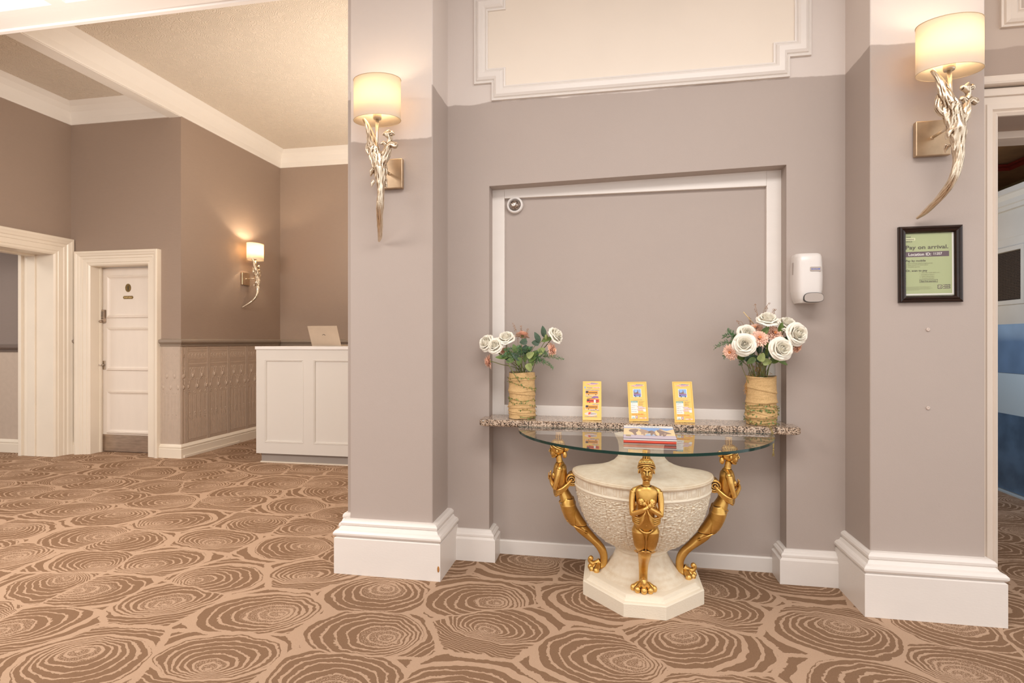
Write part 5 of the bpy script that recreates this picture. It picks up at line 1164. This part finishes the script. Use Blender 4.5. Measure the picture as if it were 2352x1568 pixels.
# ================================================================== LEAFLETS
YEL = flat('leaflet_yellow', (.92, .60, .15)); YELO = flat('leaflet_orange', (.86, .36, .05)); YELP = flat('leaflet_pale_yellow', (.92, .70, .30)); PKW = flat('print_pinkish_white', (.86, .66, .60)); PRW = flat('print_white', (.85, .84, .80))
SKY = flat('print_sky', (.28, .46, .80)); BLU = flat('print_mid_blue', (.16, .22, .60)); RED = flat('print_red', (.75, .09, .05)); TEAL = flat('print_teal', (.22, .42, .38)); DRK = flat('print_dark', (.06, .04, .04)); BRN = flat('print_brown', (.26, .14, .10)); ORG = flat('print_orange_red', (.80, .20, .04)); PRP = flat('print_purple', (.30, .15, .40)); GRY = flat('print_grey', (.45, .42, .38))
def leaflet(lab, loc, lean, roll, w_, h_, kind, thick=.004, yaw=0):
    L = thing('leaflet', lab, 'leaflet', loc, group='yellow tour leaflets standing on the granite shelf')
    L.rotation_euler = (lean, roll, yaw)
    MB().box((0, 0, 0), (w_, thick, h_), YEL, .0006).build('card', L)
    mb = MB(); X = lambda x: x * w_; Y = lambda y: h_ * (1 - y)
    def R(x0, y0, x1, y1, mt, z=.0003): rect(mb, X(x0), Y(y1), X(x1), Y(y0), mt, z)
    def TT(s, x, y, hh, wd, mt, z=.0009): put_text(mb, s, X(x), Y(y), hh * h_ * 1.35, mt, z, wd * w_, True)
    def blob(pts, mt, z): mb.add([V((X(x), Y(y), z)) for x, y in pts], [tuple(range(len(pts)))[::-1]], mt)
    def logo(y):
        blob([(.16, y + .012), (.30, y - .006), (.60, y - .004), (.84, y + .002), (.86, y + .020), (.72, y + .030), (.60, y + .045), (.36, y + .045), (.30, y + .028), (.18, y + .028)], PKW, .0005)
        blob([(.30, y), (.36, y - .006), (.40, y + .0), (.46, y - .010), (.49, y - .022), (.52, y - .010), (.60, y - .012), (.72, y - .006), (.82, y - .002), (.84, y + .006), (.46, y + .006)], BLU, .0007)
        TT('City Explorer', .20, y + .026, .020, .60, RED); TT('by open top bus', .34, y + .043, .010, .38, GRY)
    def bus(x, y, w__, hh, body, win=DRK):
        R(x, y, x + w__, y + hh, body, .0006); R(x, y + .06 * hh, x + w__ * .22, y + hh * .6, DRK, .0008)
        for i in range(7): R(x + w__ * (.26 + i * .10), y + hh * .34, x + w__ * (.33 + i * .10), y + hh * .62, win, .0009)
        for cx in (.24, .82): mb.add([V((X(x + w__ * cx) + .0028 * math.cos(t), Y(y + hh) + .0028 * math.sin(t), .001)) for t in [k * PI / 5 for k in range(10)]], [tuple(range(10))], DRK)
    if kind == 'front':
        for a in ((.055, .02, .075, .98), (.925, .02, .945, .98), (.055, .02, .945, .03), (.055, .955, .945, .965)): R(*a, YELO)
        logo(.085); R(.27, .185, .71, .395, PRW, .0005); R(.30, .195, .68, .385, SKY, .0007)
        blob([(.31, .31), (.31, .235), (.325, .225), (.34, .24), (.345, .285), (.45, .275), (.50, .265), (.505, .235), (.52, .205), (.535, .235), (.55, .285), (.56, .31)], BRN, .0009); R(.56, .285, .66, .33, GRY, .0009); R(.30, .315, .68, .345, PRP, .001); bus(.32, .34, .36, .042, ORG)
        TT('Your city sightseeing tour', .10, .435, .015, .78, PKW); TT('24 hour ticket available', .26, .472, .012, .48, BLU)
        R(.13, .49, .49, .80, PRW, .0005); R(.13, .49, .49, .535, TEAL, .0007); TT('2024 Prices', .16, .523, .018, .28, PRW, .001)
        for i, (s, wd) in enumerate((('Adult  15', .20), ('Concession  12', .28), ('Child  9', .18), ('Family Ticket  39', .30), ('Group rates on request', .26))): TT(s, .15, .572 + i * .048, .013, wd, BRN if i else TEAL)
        for i, (s, wd) in enumerate((('Historic waterfront', .30), ('Albert Dock', .24), ('Cathedrals', .18), ('Museums', .22), ('City centre', .20))): TT(s, .55, .512 + i * .024, .012, wd, BRN)
        R(.44, .625, .72, .655, PKW, .0006); R(.52, .655, .88, .69, PKW, .0006); TT('Hop on, hop off', .46, .648, .016, .30, PRP); TT('all day long', .56, .682, .016, .28, PRP); R(.46, .70, .76, .74, PKW, .0006); R(.76, .70, .89, .765, PRW, .0006); TT('Book here', .48, .73, .016, .24, RED)
        TT('Tel: 0151 933 2324', .15, .835, .022, .60, ORG); R(.15, .845, .86, .850, ORG, .0006)
        R(.13, .865, .33, .935, PRW, .0005); TT('Visit', .18, .91, .018, .10, TEAL); R(.15, .918, .31, .930, TEAL, .0007); R(.36, .865, .45, .93, PRP, .0005); R(.375, .878, .435, .915, PKW, .0007)
        for y in (.875, .893): R(.53, y, .86, y + .004, YELO, .0005)
        R(.54, .91, .90, .935, PKW, .0005); R(.70, .913, .74, .928, RED, .0007); R(.76, .916, .80, .93, RED, .0007)
    else:
        logo(.055); blob([(.08, .16), (.12, .125), (.17, .16), (.145, .195), (.105, .195)], SKY, .0005); TT('Tours', .22, .185, .032, .28, BLU); R(.55, .15, .92, .185, PKW, .0004); TT('Open top', .57, .178, .022, .32, RED)
        R(.16, .215, .44, .235, GRY, .0005); TT('and more...', .46, .245, .026, .46, BLU)
        for y0, c in ((.25, YELP), (.62, YELP)): R(.14, y0 - .005, .84, y0 + .115, PKW, .0004); bus(.16, y0, .66, .10, YELO)
        TT('City Tour', .16, .40, .026, .36, BLU); blob([(.46, .43), (.60, .385), (.82, .39), (.86, .44), (.60, .445)], PRP, .0006); R(.24, .435, .66, .45, BRN, .0006); bus(.22, .465, .66, .085, RED)
        R(.60, .48, .70, .56, PRW, .0011); TT('City Tour', .52, .61, .026, .34, BLU); TT('Garden Tour', .40, .76, .026, .50, BLU)
        blob([(.10, .83), (.30, .79), (.60, .80), (.76, .83), (.76, .87), (.50, .90), (.30, .885), (.12, .86)], PKW, .0005); blob([(.32, .80), (.46, .80), (.44, .83), (.36, .86), (.30, .86)], RED, .0007); blob([(.44, .81), (.72, .83), (.74, .85), (.40, .865)], GRY, .0008)
        TT('Full details inside this leaflet', .12, .92, .022, .66, BLU); R(.04, .965, .96, .985, YELP, .0005)
        for i, y in enumerate((.62, .68, .71, .74)): R(.055, y, .085, y + .012, (YELO, ORG, RED, GRY)[i], .0005)
    mb.v = [(x, -z - .0002, y) for x, y, z in mb.v]; mb.build('print', L)
    return L
leaflet('yellow leaflet with rows of buses, left of the three on the shelf', (-.146, 2.872, .7885), -.40, -.012, .098, .214, 'buses')
leaflet('yellow leaflet with a white price table, middle of the three on the shelf', (.093, 2.872, .7885), -.38, -.035, .098, .212, 'front')
leaflet('deeper yellow leaflet with a white price table, right of the three on the shelf', (.320, 2.872, .7885), -.38, -.022, .099, .217, 'front')

# ================================================================== BOOKS ON THE GLASS
REDB = mat('red_book_cloth', (.62, .06, .025), .4, vary=.1); LAV = flat('cover_lavender', (.60, .54, .62)); PURB = flat('cover_mauve', (.36, .26, .27)); CLOUD = flat('cover_cloud', (.88, .70, .42)); BEAST = flat('cover_beast_brown', (.33, .25, .22)); BEAST2 = flat('cover_beast_light', (.50, .37, .29))
def place_print(mb, fn): mb.v = [tuple(fn(x, y, z)) for x, y, z in mb.v]; return mb
b2 = thing('book', 'red-spined book lying under the painted paperback on the glass top', 'book', (.165, 2.50, .7632), (0, 0, -.02))
MB().box((-.108, -.118, 0), (.108, .11, .0025), PURB, .001).box((-.108, -.118, .0135), (.108, .11, .016), PURB, .001).build('cover', b2, label='mauve cover')
MB().grid(lambda u, v: V((-.109 + .218 * u, -.112 - .009 * math.sin(PI * v), .0005 + .0155 * v)), 2, 8, REDB, smooth=True).build('spine', b2, label='red rounded spine')
MB().box((-.106, -.112, .0025), (.106, .107, .0135), PAPERW).build('pages', b2)
b1 = thing('book', 'landscape paperback with a painting of brown animals against clouds, on top of the red-spined book', 'book', (.167, 2.497, .7795), (0, 0, -.03))
def wedge(z0, z1, mt, mb):
    x, y0, y1 = .110, -.115, .110; t = .020
    mb.add([V((-x, y0, z0)), V((x, y0, z0)), V((x, y1, z0 * 2.6)), (V((-x, y1, z0 * 2.6))), V((-x, y0, z1)), V((x, y0, z1)), V((x, y1, z1 + t)), V((-x, y1, z1 + t))], [(3, 2, 1, 0), (4, 5, 6, 7), (0, 1, 5, 4), (1, 2, 6, 5), (2, 3, 7, 6), (3, 0, 4, 7)], mt)
mb = MB(); wedge(0, .0055, PAPERW, mb); mb.build('pages', b1)
mb = MB(); wedge(.0055, .0072, flat('cover_edge_navy', (.10, .07, .14)), mb); mb.v = [(x * 1.01, y * 1.01, z) for x, y, z in mb.v]; mb.build('cover', b1)
mb = MB()
def bl(pts, mt, z): mb.add([V((x, y, z)) for x, y in pts], [tuple(range(len(pts)))], mt)
rect(mb, 0, 0, 1, 1, LAV, 0); rect(mb, 0, .84, 1, 1, PRW, .0004); rect(mb, 0, .25, 1, .82, CLOUD, .0003); rect(mb, 0, .76, 1, .84, flat('cover_pale_blue', (.52, .56, .74)), .0005)
bl([(.30, .80), (.42, .62), (.50, .50), (.60, .52), (.66, .66), (.74, .70), (.86, .62), (.96, .74), (1, .82), (.3, .82)], SKY, .0006); bl([(.40, .20), (.62, .20), (.60, .36), (.46, .36)], flat('cover_ice_blue', (.45, .58, .76)), .0006)
for pts, m_ in (([(.10, .58), (.14, .66), (.24, .72), (.30, .66), (.28, .52), (.24, .42), (.26, .26), (.22, .20), (.20, .30), (.17, .42), (.11, .50)], BEAST), ([(.30, .60), (.36, .72), (.46, .62), (.54, .50), (.50, .38), (.42, .40), (.42, .22), (.39, .20), (.38, .34), (.34, .46)], BEAST2),
                ([(.50, .56), (.56, .62), (.62, .52), (.62, .34), (.66, .20), (.62, .22), (.58, .36), (.55, .22), (.52, .24), (.53, .40), (.48, .46)], BEAST), ([(.66, .66), (.72, .68), (.80, .58), (.90, .46), (.94, .40), (.84, .36), (.80, .20), (.76, .18), (.75, .34), (.72, .22), (.69, .24), (.70, .42), (.66, .54)], BEAST), ([(.70, .74), (.74, .78), (.80, .70), (.74, .68)], BEAST2)): bl(pts, m_, .0009)
for x in (.34, .58, .78): bl([(x, .40), (x + .04, .46), (x + .05, .34), (x + .01, .28)], BEAST2, .0011)
rect(mb, .045, .12, .14, .22, flat('cover_label_khaki', (.42, .34, .20)), .0011)
put_text(mb, 'L I V E R P O O L', .20, .875, .09, GRY, .0012, .54, False)
place_print(mb, lambda x, y, z: V((-.110 + .220 * x, -.115 + .225 * y, .0076 + .020 * y + z * .6))).build('cover_print', b1)
